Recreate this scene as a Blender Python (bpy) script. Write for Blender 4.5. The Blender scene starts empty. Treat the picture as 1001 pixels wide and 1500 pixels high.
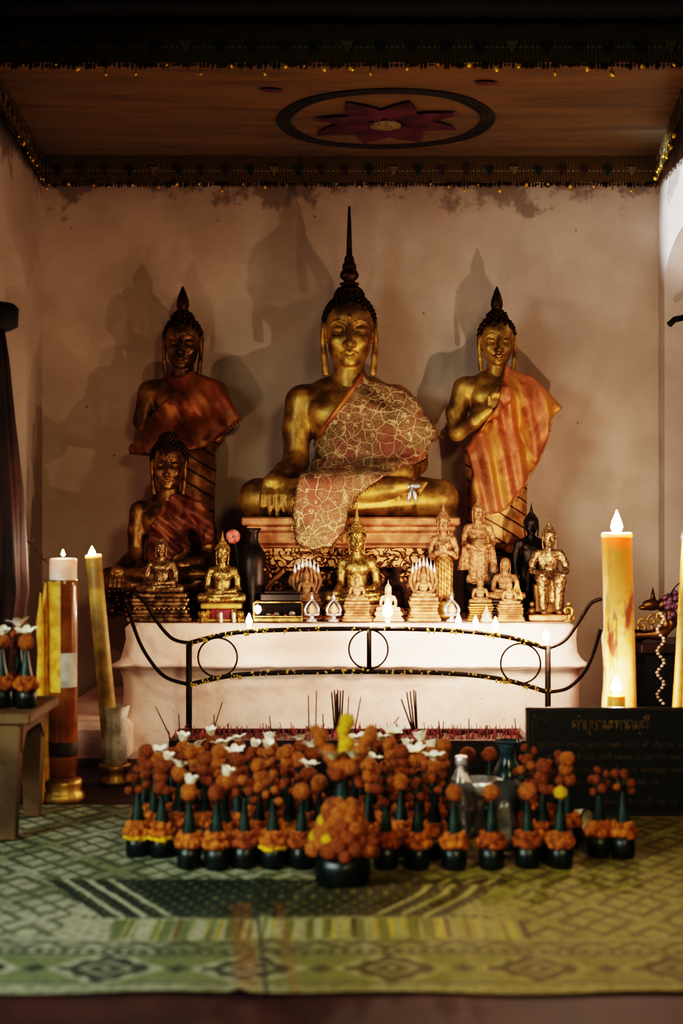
import bpy, math, random
import numpy as np
from mathutils import Vector, Matrix
random.seed(7); RNG = np.random.RandomState(5)
C = bpy.context.scene.collection
PI = math.pi
F = 2000.0; EYE = 0.72            # focal length in pixels (1001x1500 frame), eye height in metres

def P(px, py, d):
    """world point seen at a photo position and a distance from the lens plane"""
    return Vector(((px-500.5)*d/F, d, EYE+(750-py)*d/F))
def X(px, d): return (px-500.5)*d/F
def Z(py, d): return EYE+(750-py)*d/F
def lin(r, g, b):
    f = lambda c: (c/12.92 if c <= .04045 else ((c+.055)/1.055)**2.4)
    return (f(r/255), f(g/255), f(b/255), 1)

# ------------------------------------------------------------------ materials
class S:
    """a node socket that can be used in arithmetic"""
    nt = None
    def __init__(s, sock): s.s = sock
    @staticmethod
    def op(o, *a):
        n = S.nt.nodes.new('ShaderNodeMath'); n.operation = o
        for i, v in enumerate(a):
            if isinstance(v, S): S.nt.links.new(v.s, n.inputs[i])
            else: n.inputs[i].default_value = v
        return S(n.outputs[0])
    def __add__(a, b): return S.op('ADD', a, b)
    __radd__ = __add__
    def __sub__(a, b): return S.op('SUBTRACT', a, b)
    def __rsub__(a, b): return S.op('SUBTRACT', b, a)
    def __mul__(a, b): return S.op('MULTIPLY', a, b)
    __rmul__ = __mul__
    def __truediv__(a, b): return S.op('DIVIDE', a, b)
def sin(a): return S.op('SINE', a)
def ab(a): return S.op('ABSOLUTE', a)
def frac(a): return S.op('FRACT', a)
def lt(a, b): return S.op('LESS_THAN', a, b)
def gt(a, b): return S.op('GREATER_THAN', a, b)
def mn(a, b): return S.op('MINIMUM', a, b)
def mx(a, b): return S.op('MAXIMUM', a, b)
def ppg(a, b): return S.op('PINGPONG', a, b)
def cl(a):
    r = S.op('ADD', a, 0.0); r.s.node.use_clamp = True; return r
def step(a, lo, hi):
    n = S.nt.nodes.new('ShaderNodeMapRange'); n.interpolation_type = 'SMOOTHSTEP'
    S.nt.links.new(a.s, n.inputs[0]); n.inputs[1].default_value = lo; n.inputs[2].default_value = hi
    return S(n.outputs[0])
def xyz():
    t = S.nt.nodes.new('ShaderNodeTexCoord'); n = S.nt.nodes.new('ShaderNodeSeparateXYZ')
    S.nt.links.new(t.outputs['Object'], n.inputs[0])
    return [S(o) for o in n.outputs]
def noise(scale, detail=3.0, rough=.55, dist=0.0, stretch=None):
    t = S.nt.nodes.new('ShaderNodeTexCoord'); n = S.nt.nodes.new('ShaderNodeTexNoise')
    n.inputs['Scale'].default_value = scale; n.inputs['Detail'].default_value = detail
    n.inputs['Roughness'].default_value = rough; n.inputs['Distortion'].default_value = dist
    src = t.outputs['Object']
    if stretch:
        m = S.nt.nodes.new('ShaderNodeMapping'); m.inputs['Scale'].default_value = stretch
        S.nt.links.new(src, m.inputs[0]); src = m.outputs[0]
    S.nt.links.new(src, n.inputs['Vector']); return S(n.outputs[0])
def voro(scale, feature='F1', dist=0.0):
    t = S.nt.nodes.new('ShaderNodeTexCoord'); n = S.nt.nodes.new('ShaderNodeTexVoronoi')
    n.feature = feature; n.inputs['Scale'].default_value = scale
    src = t.outputs['Object']
    if dist:
        q = S.nt.nodes.new('ShaderNodeTexNoise'); q.inputs['Scale'].default_value = scale*.7
        S.nt.links.new(src, q.inputs['Vector'])
        mm = S.nt.nodes.new('ShaderNodeMix'); mm.data_type = 'VECTOR'; mm.inputs[0].default_value = dist
        S.nt.links.new(src, mm.inputs[4]); S.nt.links.new(q.outputs['Color'], mm.inputs[5]); src = mm.outputs[1]
    S.nt.links.new(src, n.inputs['Vector']); return S(n.outputs['Distance'])
def mix(f, a, b):
    n = S.nt.nodes.new('ShaderNodeMix'); n.data_type = 'RGBA'
    for i, v in ((0, f), (6, a), (7, b)):
        if isinstance(v, S): S.nt.links.new(v.s, n.inputs[i])
        elif i == 0: n.inputs[0].default_value = v
        else: n.inputs[i].default_value = v if len(v) == 4 else (*v, 1)
    return S(n.outputs[2])
def mat(name, fn):
    m = bpy.data.materials.new(name); m.use_nodes = True
    S.nt = m.node_tree; b = m.node_tree.nodes['Principled BSDF']
    for k, v in fn().items():
        if k == 'bump':
            h, st, di = v
            n = S.nt.nodes.new('ShaderNodeBump'); n.inputs['Strength'].default_value = st; n.inputs['Distance'].default_value = di
            S.nt.links.new(h.s, n.inputs['Height']); S.nt.links.new(n.outputs[0], b.inputs['Normal'])
        elif isinstance(v, S): S.nt.links.new(v.s, b.inputs[k])
        else: b.inputs[k].default_value = v
    return m
def simple(name, c1, c2, rough=.6, metal=0.0, scale=30, bump=.2, bd=.002, **kw):
    def fn():
        n = noise(scale, 4)
        d = {'Base Color': mix(step(n, .35, .65), c1, c2), 'Roughness': rough, 'Metallic': metal, 'bump': (n, bump, bd)}
        d.update(kw); return d
    return mat(name, fn)
def gold(name, c_hi, c_lo, rough=.36, metal=.85, scale=9, fine=120):
    def fn():
        n = noise(scale, 5, .6); m = noise(fine, 3)
        return {'Base Color': mix(step(n, .38, .66), c_lo, c_hi), 'Metallic': metal,
                'Roughness': rough + n*.22 - .08, 'bump': (n*.6 + m*.4, .18, .004)}
    return mat(name, fn)
def emit(name, col, strength):
    m = bpy.data.materials.new(name); m.use_nodes = True; nt = m.node_tree; nt.nodes.clear()
    o = nt.nodes.new('ShaderNodeOutputMaterial'); e = nt.nodes.new('ShaderNodeEmission')
    t = nt.nodes.new('ShaderNodeBsdfTransparent'); a = nt.nodes.new('ShaderNodeAddShader')
    e.inputs[0].default_value = col; e.inputs[1].default_value = strength
    nt.links.new(e.outputs[0], a.inputs[0]); nt.links.new(t.outputs[0], a.inputs[1]); nt.links.new(a.outputs[0], o.inputs[0])
    return m

M = {}
M['gold'] = gold('aged_gold', lin(204,166,94), lin(128,98,54), .42, .65)
M['gold_dark'] = gold('dark_gold', lin(120,86,44), lin(58,40,24), .4)
M['hair'] = gold('hair_bronze', lin(104,72,40), lin(50,34,22), .45)
M['bronze'] = gold('dim_bronze', lin(168,130,80), lin(90,64,40), .38, .7)
M['brass'] = gold('bright_brass', lin(200,168,108), lin(120,92,54), .36, .8, 30)
M['silverish'] = gold('worn_silver_gilt', lin(180,146,106), lin(78,58,42), .36, .7, 40)
M['palegold'] = gold('pale_gilt', lin(200,152,114), lin(128,88,60), .55, .3, 30)
M['tan'] = gold('tan_resin', lin(176,130,92), lin(104,70,46), .55, .15, 30)
M['cream'] = gold('cream_plaster_figure', lin(236,206,176), lin(206,160,126), .6, .05, 40)
M['darkwood_fig'] = gold('blackened_bronze', lin(52,36,28), lin(22,15,13), .4, .4, 20)
M['stone'] = gold('pale_stone', lin(220,196,176), lin(170,140,118), .7, 0., 50)
M['pinkgold'] = gold('rose_gilt', lin(220,164,122), lin(156,104,74), .45, .4, 14)
def wall_fn(tint):
    def fn():
        x, y, z = xyz(); a = noise(2.2, 6, .6); b = noise(40, 5); c = noise(7, 6, .65)
        base = mix(step(a, .3, .7), lin(*tint), lin(tint[0]*.88, tint[1]*.86, tint[2]*.84))
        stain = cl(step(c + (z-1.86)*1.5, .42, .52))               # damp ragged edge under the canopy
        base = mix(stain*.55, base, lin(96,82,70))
        pits = lt(voro(9), .035)
        base = mix(pits*.6, base, lin(70,52,42))
        low = step(1.0-z, .3, 1.0)
        base = mix(low*.35, base, lin(120,92,76))
        return {'Base Color': base, 'Roughness': .9, 'bump': (c*.7+b*.3, .35, .012)}
    return fn
M['wall'] = mat('old_plaster', wall_fn((208,189,176)))
M['wall_pale'] = mat('old_plaster_side', wall_fn((200,183,172)))
def altar_fn():
    x, y, z = xyz(); a = noise(5, 6, .6); b = noise(45, 5); c = noise(60, 2)
    base = mix(step(a, .35, .7), lin(232,206,194), lin(208,174,160))
    dirt = step(a*.5 + (.12-z)*2.2, .28, .55)
    base = mix(dirt*.6, base, lin(128,92,78))
    base = mix(gt(c, .74)*.6, base, lin(120,70,58))
    return {'Base Color': base, 'Roughness': .85, 'bump': (a*.5+b*.5, .4, .01)}
M['altar'] = mat('limewashed_plaster', altar_fn)
M['floor'] = simple('dark_red_floor', lin(66,38,36), lin(48,27,26), .6, 0, 8)
M['black'] = simple('black_timber', lin(14,11,10), lin(8,6,6), .8, 0, 12)
M['iron'] = simple('rusty_iron', lin(52,36,28), lin(28,20,18), .6, .5, 60, .5)
M['wax_y'] = simple('yellow_wax', lin(232,190,80), lin(206,150,50), .45, 0, 40, .3, .003, **{'Subsurface Weight': .35, 'Subsurface Radius': (.02,.009,.003), 'Subsurface Scale': 1.0})
def wax_old_fn():
    x, y, z = xyz(); n = noise(14, 4, .6, .6, (1.4, 1.4, .35)); m = noise(50, 3)
    pale = mix(step(m, .3, .7), lin(246,206,150), lin(232,184,112)); zone = step(z, .22, .34)*(1.0-step(z, .52, .60))
    side = step(.02-x, -.01, .03)
    c = mix(zone*step(n, .50, .60), mix(step(z, .35, .62), pale, lin(226,160,70)), lin(150,88,70))
    return {'Base Color': c, 'Roughness': .5, 'Subsurface Weight': .3, 'Subsurface Radius': (.03,.012,.006), 'Subsurface Scale': 1.0, 'bump': (n+m*.4, .5, .006)}
M['wax_old'] = mat('scorched_wax', wax_old_fn)
M['wax_dull'] = simple('dull_yellow_wax', lin(176,146,70), lin(124,98,44), .5, 0, 14, .3, .003)
M['wax_char'] = simple('brown_wax_run', lin(168,96,66), lin(128,66,46), .5, 0, 50, .5, .004)
M['wax_w'] = simple('pink_white_wax', lin(250,226,206), lin(240,200,180), .5, 0, 30, .2, .002, **{'Subsurface Weight': .5, 'Subsurface Radius': (.03,.012,.006), 'Subsurface Scale': 1.0})
M['wax_drip'] = simple('wax_flakes', lin(210,180,80), lin(180,140,60), .5, 0, 30)
M['flame'] = emit('flame', (1, .62, .25, 1), 60)
M['flame_small'] = emit('small_flame', (1, .66, .3, 1), 45)
M['wick'] = simple('burnt_wick', lin(40,30,28), lin(20,16,14), .9)
M['orange'] = simple('marigold_orange', lin(208,130,48), lin(140,74,23), .8, 0, 90, 1.0, .02)
M['orange_deep'] = simple('marigold_dark', lin(184,104,38), lin(110,54,20), .8, 0, 90, 1.0, .02)
M['yellow'] = simple('marigold_yellow', lin(240,208,40), lin(214,160,20), .8, 0, 90, 1.0, .02)
for _k, _a, _b in (('orange', (198,124,50), (124,66,24)), ('orange_deep', (164,90,36), (92,46,19)), ('yellow', (224,192,46), (186,136,26))):
    M[_k+'_head'] = simple('marigold_head_'+_k, lin(*_a), lin(*_b), .8, 0, 5, .5, .12)
M['petal'] = simple('frangipani_white', lin(250,244,230), lin(236,224,196), .55, 0, 40, .1)
M['petal_c'] = simple('frangipani_heart', lin(240,206,80), lin(226,180,60), .6, 0, 40, .1)
M['leaf'] = simple('banana_leaf', lin(36,56,50), lin(17,30,28), .38, 0, 25, .3, .001)
M['leaf_dark'] = simple('banana_leaf_dark', lin(20,32,28), lin(10,17,15), .4, 0, 25, .3, .001)
M['stem'] = simple('green_stem', lin(70,92,44), lin(40,60,30), .6, 0, 60)
M['incense'] = simple('incense_paste', lin(74,48,38), lin(50,30,26), .9, 0, 200)
M['incense_pink'] = simple('incense_foot', lin(206,110,110), lin(170,60,70), .8, 0, 200)
M['incense_red'] = simple('incense_red', lin(140,60,60), lin(96,36,40), .8, 0, 200)
M['sand'] = simple('ash_sand', lin(120,96,84), lin(70,52,46), .95, 0, 160, .8, .004)
M['wood'] = simple('worn_wood', lin(112,88,60), lin(70,52,36), .6, 0, 6)
M['darkwood'] = simple('dark_wood', lin(46,32,26), lin(28,18,15), .45, 0, 14)
M['plaque'] = simple('black_granite', lin(13,12,12), lin(8,8,8), .38, 0, 80, .03)
M['letter'] = simple('engraved_gold', lin(134,104,54), lin(96,72,36), .6, .3, 60)
M['letter_dim'] = simple('engraved_dull', lin(96,76,52), lin(70,54,38), .7, .2, 60)
M['red'] = simple('plaque_red', lin(120,36,52), lin(90,22,40), .5, 0, 30)
M['white_enamel'] = simple('white_silver', lin(226,222,220), lin(150,146,150), .32, .6, 60)
M['silver'] = simple('silver_bowl', lin(226,224,224), lin(180,178,180), .3, .6, 40)
M['teal'] = simple('teal_glaze', lin(72,100,108), lin(36,56,62), .25, 0, 14, .1)
M['paper'] = simple('crumpled_label', lin(196,186,176), lin(150,138,128), .6, 0, 24, .5)
M['amber'] = simple('amber_sleeve', lin(150,96,48), lin(108,62,30), .2, 0, 10, .1)
M['band'] = simple('grey_band', lin(70,60,54), lin(50,42,38), .6)
M['cloth_red'] = simple('dark_red_cloth', lin(66,34,30), lin(36,20,18), .7, 0, 9, .4, .01)
M['pink'] = simple('pink_petal', lin(220,130,120), lin(190,96,90), .6)
M['purple'] = simple('purple_petals', lin(92,58,78), lin(60,36,50), .6)
def clear(name, tint, rough=.05, tw=1.0):
    return mat(name, lambda: {'Base Color': tint, 'Roughness': rough, 'Transmission Weight': tw, 'IOR': 1.33})
M['plastic'] = clear('clear_plastic', (.88,.91,.93,1), .08, .95)
M['glass'] = clear('case_glass', (.96,.93,.88,1), .03)
def satin(name, c1, c2, c3, scale, metal=.35, rough=.38):
    def fn():
        x, y, z = xyz(); a = noise(scale, 4, .6, 1.0); b = noise(scale*14, 2)
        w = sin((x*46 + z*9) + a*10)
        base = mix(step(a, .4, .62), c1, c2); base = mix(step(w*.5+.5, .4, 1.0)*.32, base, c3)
        return {'Base Color': base, 'Metallic': metal, 'Roughness': rough + b*.2, 'bump': (w*.3 + b*.4, .3, .004)}
    return mat(name, fn)
M['robe_left'] = satin('rust_satin', lin(148,90,54), lin(104,60,36), lin(196,144,82), 7)
M['robe_right'] = satin('amber_satin', lin(198,126,88), lin(150,88,54), lin(226,178,66), 6)
M['robe_red'] = satin('dark_red_satin', lin(132,76,54), lin(92,50,38), lin(186,136,88), 7)
def lace_fn():
    x, y, z = xyz(); a = noise(5, 4, .6)
    v = voro(20, 'DISTANCE_TO_EDGE', .05); curl = voro(46, 'DISTANCE_TO_EDGE', .12); w = noise(60, 3, .6, 3.0); w2 = noise(9, 3)
    base = mix(step(a, .38, .62), lin(150,88,70), lin(96,74,40))
    fine = (1.0-step(ab(w-.5), .012, .05))
    thread = mx(1.0-step(v, .01, .06), fine*step(w2, .36, .46))
    thread = mx(thread, (1.0-step(curl, .01, .06))*step(w2, .5, .6)*.8)
    fl = voro(20); flower = lt(fl, .24)
    thread = mx(thread, flower*step(w, .42, .5))
    base = mix(cl(thread), base, lin(208,178,138))
    return {'Base Color': base, 'Metallic': .15, 'Roughness': .5, 'bump': (thread + w*.5, .6, .006)}
M['lace'] = mat('gold_lace', lace_fn)
def lotus_fn():
    x, y, z = xyz(); a = noise(14, 4)
    g = sin((x*1.0 + z*1.6)*70 + a*2)
    return {'Base Color': mix(step(g, .8, .98), mix(step(a, .4, .6), lin(206,152,98), lin(150,104,62)), lin(70,44,26)), 'Metallic': .5, 'Roughness': .45, 'bump': (step(g, .6, .98), -1.0, .02)}
M['pleated_gold'] = mat('pleated_gilding', lotus_fn)
def carved_fn():
    a = voro(26, 'DISTANCE_TO_EDGE', .15); n = noise(60, 3)
    return {'Base Color': mix(step(a, .02, .09), lin(88,54,34), lin(214,158,110)), 'Metallic': .3, 'Roughness': .5, 'bump': (step(a, .0, .12) + n*.3, 1.0, .012)}
M['carved'] = mat('carved_gilt_wood', carved_fn)
M['carved_dark'] = gold('carved_ground', lin(120,78,50), lin(40,26,18), .6, .2, 40)
def canopy_fn():
    x, y, z = xyz(); a = noise(3, 4, .6, .5, (.6, 5, 1)); b = noise(300, 2)
    base = mix(step(a, .35, .7), lin(112,84,36), lin(82,60,24))
    return {'Base Color': base, 'Roughness': .5, 'Sheen Weight': .2, 'bump': (a*.8 + b*.05, .5, .03)}
M['canopy'] = mat('ochre_satin', canopy_fn)
def valance_fn():
    x, y, z = xyz(); u = x + y
    rib = sin(u*700.0); wv = sin(z*900.0)
    band = lt(ab(z-1.897), .0022)
    base = mix(step(rib, -.2, .6)*.6, lin(116,92,44), lin(56,44,24))
    base = mix(band*gt(frac(u*70), .45), base, lin(150,150,130))
    return {'Base Color': base, 'Roughness': .7, 'bump': (rib*.6 + wv*.4, .5, .003)}
M['valance'] = mat('woven_trim', valance_fn)
M['tri_teal'] = simple('teal_patch', lin(40,62,58), lin(30,46,44), .7, 0, 200)
M['tri_purple'] = simple('purple_patch', lin(92,50,70), lin(64,34,50), .7, 0, 200)
M['tri_white'] = simple('pale_patch', lin(150,132,96), lin(110,92,62), .7, 0, 200)
M['ring'] = simple('dark_braid', lin(52,44,44), lin(30,26,26), .7, 0, 90, .6)
M['purple_cloth'] = simple('plum_cloth', lin(98,44,66), lin(64,28,46), .6, 0, 12, .3, .004)
M['grey_cloth'] = simple('grey_green_cloth', lin(140,128,92), lin(104,92,64), .6, 0, 90)
M['sequin'] = simple('gold_sequin', lin(255,222,90), lin(240,190,50), .25, .6, 10, 0)
def mat_fn():
    x, y, z = xyz()                                               # x -1.04..1.05, y 2.03..3.35
    n1 = noise(3.0, 4); n2 = noise(70, 3); n3 = noise(26, 4, .7); wob = (n3-.5)*.012
    x = x+wob; y = y+wob
    side = step(x+(n1-.5)*.35, -.35, .30)
    pale = mix(side, lin(158,160,140), lin(150,136,72)); green = mix(side, lin(98,110,76), lin(122,112,44)); dark = mix(side, lin(30,50,48), lin(78,64,30))
    rust = lin(140,92,48); yel = mix(side, lin(150,150,84), lin(176,154,50))
    base = mix(step(n1, .40, .62)*.7, pale, green)
    # little woven hooks and crosses everywhere
    mic = gt(sin(x*150.0)*sin(y*170.0)+(n3-.5)*.8, .42); base = mix(mic*.35, base, dark)
    # lozenge lattice, away from the middle
    p = x*5.6; q = y*4.6
    la = ab(frac(p+q)-.5); lb = ab(frac(p-q)-.5); m2 = mx(la, lb)
    far = mx(gt(y, 2.66), gt(ab(x+.08), .40)*gt(y, 2.30))
    loz = mx(lt(mn(la, lb), .035), gt(m2, .30)*lt(m2, .40)); fill = lt(m2, .24)
    base = mix(far*fill*.7, base, pale); base = mix(far*loz*.75, base, mix(.25, dark, green))
    # border of lobed dark diamonds nearest the viewer
    yb = y-2.142; u = frac((x+.37)/.225+.5)-.5
    dia = ab(u)*1.0+ab(yb)*5.2; bord = lt(ab(yb), .062)
    blob = lt(dia+sin(u*44.0)*.03, .34)*gt(ab(dia-.17), .022)*gt(dia, .05)
    base = mix(bord*.8, base, mix(lt(dia, .42), green, pale))
    base = mix(bord*blob*.9, base, dark)
    sm = lt(ab(ab(u)-.5)*1.1+ab(yb)*5.0, .10); base = mix(bord*sm*.8, base, dark)
    for yy, hw in ((2.075,.004),(2.212,.005),(2.236,.003),(2.272,.003)):
        base = mix(lt(ab(y-yy), hw)*.8, base, dark)
    tick = lt(ab(y-2.224), .008)*lt(frac(x*46.0), .5); base = mix(tick*.7, base, dark)
    zz = ppg(x*.8, .03); base = mix(lt(ab(y-2.242-zz), .007)*.75, base, dark)
    # bar of coloured warp stripes
    st = lt(ab(y-2.345), .055)*lt(ab(x+.04), .36)
    s1 = noise(46, 1, .5, 0, (1, .02, .02)); s2 = noise(80, 1, .5, 0, (1, .015, .02))
    scol = mix(step(s1, .46, .54), mix(step(s2, .5, .56), pale, yel), mix(step(s2, .52, .6), green, dark))
    scol = mix(gt(s2, .64)*.7, scol, rust)
    base = mix(st, base, scol)
    # dark field with bright chevrons at its ends
    ax = ab(x+.12)-(y-2.41)*.62
    tr = lt(ax, .30)*gt(y, 2.41)*lt(y, 2.66)
    chev = ppg(ax, .022); ends = gt(ax, .17)
    inner = mix(gt(sin(x*210.0)*sin(y*120.0), .5)*.6, dark, green)
    dkf = mix(ends*lt(chev, .007), inner, pale)
    base = mix(tr, base, dkf)
    comb = mx(lt(ab(y-2.415), .009)*lt(frac(x*52.0), .55), lt(ab(y-2.445), .006)*lt(frac(x*40.0), .5)*-1.0+0.0)
    base = mix(cl(comb)*lt(ab(x+.10), .36), base, mix(.2, dark, pale))
    # joining seams with rusty weft
    sx = x+(y-2.0)*.10
    seam = mx(step(.024-ab(sx+.135), .0, .012), step(.012-ab(sx+.065), .0, .008))*step(n2, .25, .6)
    base = mix(seam*.5*lt(y, 2.5), base, rust)
    base = mix(lt(ab(sx+.108), .004)*lt(y, 2.6)*.7, base, dark)
    base = mix(step(n2, .38, .72)*.35, base, dark)
    weave = sin(x*900.0)*sin(y*900.0)
    return {'Base Color': base, 'Roughness': .62, 'bump': (weave*.5 + n2, .35, .003)}
M['mat'] = mat('woven_plastic_mat', mat_fn)

# ------------------------------------------------------------------ mesh building
class MB:
    def __init__(s): s.v = []; s.f = []; s.flat = set()
    def add(s, vs, fs, flat=False):
        o = len(s.v); s.v += [tuple(v) for v in vs]
        if flat: s.flat.update(range(len(s.f), len(s.f)+len(fs)))
        s.f += [tuple(i+o for i in f) for f in fs]; return s
    def box(s, c, h, rot=None, bev=0.0):
        c = Vector(c); hx, hy, hz = h; b = min(bev, hx*.9, hy*.9, hz*.9)
        if b <= 0:
            vs = [Vector((x*hx, y*hy, z*hz)) for x in (-1,1) for y in (-1,1) for z in (-1,1)]
            fs = [(0,1,3,2),(4,6,7,5),(0,4,5,1),(2,3,7,6),(0,2,6,4),(1,5,7,3)]
        else:
            vs = []; idx = {}
            for x in (-1,1):
                for y in (-1,1):
                    for z in (-1,1):
                        for a in range(3):
                            q = [x*(hx-b), y*(hy-b), z*(hz-b)]; q[a] += (x,y,z)[a]*b
                            idx[(x,y,z,a)] = len(vs); vs.append(Vector(q))
            fs = []
            for a in range(3):
                o1, o2 = (a+1)%3, (a+2)%3
                for sg in (-1,1):
                    f = []
                    for p, q in ((-1,-1),(1,-1),(1,1),(-1,1)):
                        t = [0,0,0]; t[a] = sg; t[o1] = p; t[o2] = q; f.append(idx[(*t, a)])
                    fs.append(tuple(f if sg > 0 else f[::-1]))
                for p in (-1,1):
                    for q in (-1,1):
                        t0 = [0,0,0]; t0[o1] = p; t0[o2] = q; t1 = list(t0); t0[a] = -1; t1[a] = 1
                        fs.append((idx[(*t0,o1)], idx[(*t1,o1)], idx[(*t1,o2)], idx[(*t0,o2)]))
            for x in (-1,1):
                for y in (-1,1):
                    for z in (-1,1): fs.append(tuple(idx[(x,y,z,a)] for a in range(3)))
        if rot is not None: vs = [rot @ v for v in vs]
        return s.add([v+c for v in vs], fs, True)
    def lathe(s, prof, seg=24, c=(0,0,0), axis=None, ripple=None, cap=True):
        """prof: (radius, height) from bottom to top"""
        c = Vector(c); n = len(prof); vs = []
        R = Vector((0,0,1)).rotation_difference(Vector(axis)).to_matrix() if axis is not None else None
        for r, h in prof:
            for i in range(seg):
                a = 2*PI*i/seg; rr = r*(1+(ripple(a, h) if ripple else 0))
                p = Vector((rr*math.cos(a), rr*math.sin(a), h))
                vs.append((R @ p if R else p)+c)
        fs = [(j*seg+i, j*seg+(i+1)%seg, (j+1)*seg+(i+1)%seg, (j+1)*seg+i) for j in range(n-1) for i in range(seg)]
        if cap: fs += [tuple(reversed(range(seg))), tuple(range((n-1)*seg, n*seg))]
        return s.add(vs, fs)
    def tube(s, pts, r, seg=8, flat=1.0):
        pts = [Vector(p) for p in pts]; n = len(pts)
        rs = r if isinstance(r, (list, tuple)) else [r]*n
        vs = []; up = None
        for i in range(n):
            t = (pts[min(i+1, n-1)]-pts[max(i-1, 0)]).normalized()
            if up is None:
                up = t.cross(Vector((0,1,0)))
                if up.length < .1: up = t.cross(Vector((1,0,0)))
                up.normalize()
            up = (up - t*up.dot(t)).normalized(); w = t.cross(up)
            for k in range(seg):
                a = 2*PI*k/seg
                vs.append(pts[i]+(up*math.cos(a)+w*math.sin(a)*flat)*rs[i])
        fs = [(j*seg+i, j*seg+(i+1)%seg, (j+1)*seg+(i+1)%seg, (j+1)*seg+i) for j in range(n-1) for i in range(seg)]
        fs += [tuple(reversed(range(seg))), tuple(range((n-1)*seg, n*seg))]
        return s.add(vs, fs)
    def ring(s, c, R, r, normal=(0,1,0), seg=36, sub=8):
        q = Vector((0,0,1)).rotation_difference(Vector(normal)).to_matrix(); c = Vector(c); vs = []
        for i in range(seg):
            a = 2*PI*i/seg
            for k in range(sub):
                b = 2*PI*k/sub; rr = R+r*math.cos(b)
                vs.append(q @ Vector((rr*math.cos(a), rr*math.sin(a), r*math.sin(b)))+c)
        fs = [(i*sub+k, ((i+1)%seg)*sub+k, ((i+1)%seg)*sub+(k+1)%sub, i*sub+(k+1)%sub) for i in range(seg) for k in range(sub)]
        return s.add(vs, fs)
    def ball(s, c, r, sub=1, jit=0.0, rng=None):
        vs, fs = ico(sub); c = Vector(c)
        rx = r if isinstance(r, (tuple, list)) else (r, r, r)
        out = []
        for v in vs:
            k = 1+(rng.uniform(-jit, jit) if jit else 0)
            out.append((c.x+v[0]*rx[0]*k, c.y+v[1]*rx[1]*k, c.z+v[2]*rx[2]*k))
        return s.add(out, fs)
    def prism(s, poly, y0, y1):
        """polygon in x,z pushed from y0 to y1"""
        n = len(poly); vs = [(x, y0, z) for x, z in poly]+[(x, y1, z) for x, z in poly]
        fs = [tuple(range(n)), tuple(reversed(range(n, 2*n)))]+[(i, i+n, (i+1)%n+n, (i+1)%n) for i in range(n)]
        return s.add(vs, fs, True)
    def sheet(s, g):
        """grid of points, rows x columns"""
        nr, nc = len(g), len(g[0])
        return s.add([p for r in g for p in r], [(i*nc+j, i*nc+j+1, (i+1)*nc+j+1, (i+1)*nc+j) for i in range(nr-1) for j in range(nc-1)])
    def move(s, fn): s.v = [tuple(fn(Vector(v))) for v in s.v]; return s
_ico = {}
def ico(sub):
    if sub in _ico: return _ico[sub]
    import bmesh
    bm = bmesh.new(); bmesh.ops.create_icosphere(bm, subdivisions=sub, radius=1)
    bm.verts.ensure_lookup_table()
    r = ([tuple(v.co) for v in bm.verts], [tuple(v.index for v in f.verts) for f in bm.faces]); bm.free()
    _ico[sub] = r; return r
def mesh(name, mb, m):
    me = bpy.data.meshes.new(name)
    v, f = (mb.v, mb.f) if isinstance(mb, MB) else mb
    me.from_pydata(v if isinstance(v, list) else v.tolist(), [], f if isinstance(f, list) else f.tolist()); me.update()
    sm = np.ones(len(me.polygons), bool)
    if isinstance(mb, MB):
        for i in mb.flat: sm[i] = False
    me.polygons.foreach_set('use_smooth', sm); me.materials.append(m); return me
def link(name, me, parent=None, loc=None):
    o = bpy.data.objects.new(name, me); C.objects.link(o)
    if parent: o.parent = parent
    if loc is not None: o.location = loc
    return o
def obj(name, mb, m, parent=None, loc=None, label=None):
    o = link(name, mesh(name, mb, m), parent, loc)
    if label: o['label'] = label
    return o
def tag(o, label, cat, group=None):
    o['label'] = label; o['category'] = cat
    if group: o['group'] = group
    return o
def thing(name, label, cat, loc=(0,0,0), group=None, rz=0):
    o = bpy.data.objects.new(name, None); C.objects.link(o); o.location = loc; o.rotation_euler = (0,0,rz); o.empty_display_size = .02
    return tag(o, label, cat, group)
def struct(name, mb, m, parent=None):
    o = obj(name, mb, m, parent)
    if parent is None: o['kind'] = 'structure'
    return o
def smooth_path(pts, n=8):
    pts = [Vector(p) for p in pts]; out = []
    for i in range(len(pts)-1):
        p0 = pts[max(i-1,0)]; p1 = pts[i]; p2 = pts[i+1]; p3 = pts[min(i+2, len(pts)-1)]
        for k in range(n):
            t = k/n
            out.append(.5*((2*p1)+(p2-p0)*t+(2*p0-5*p1+4*p2-p3)*t*t+(3*p1-p0-3*p2+p3)*t**3))
    return out+[pts[-1]]

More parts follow.
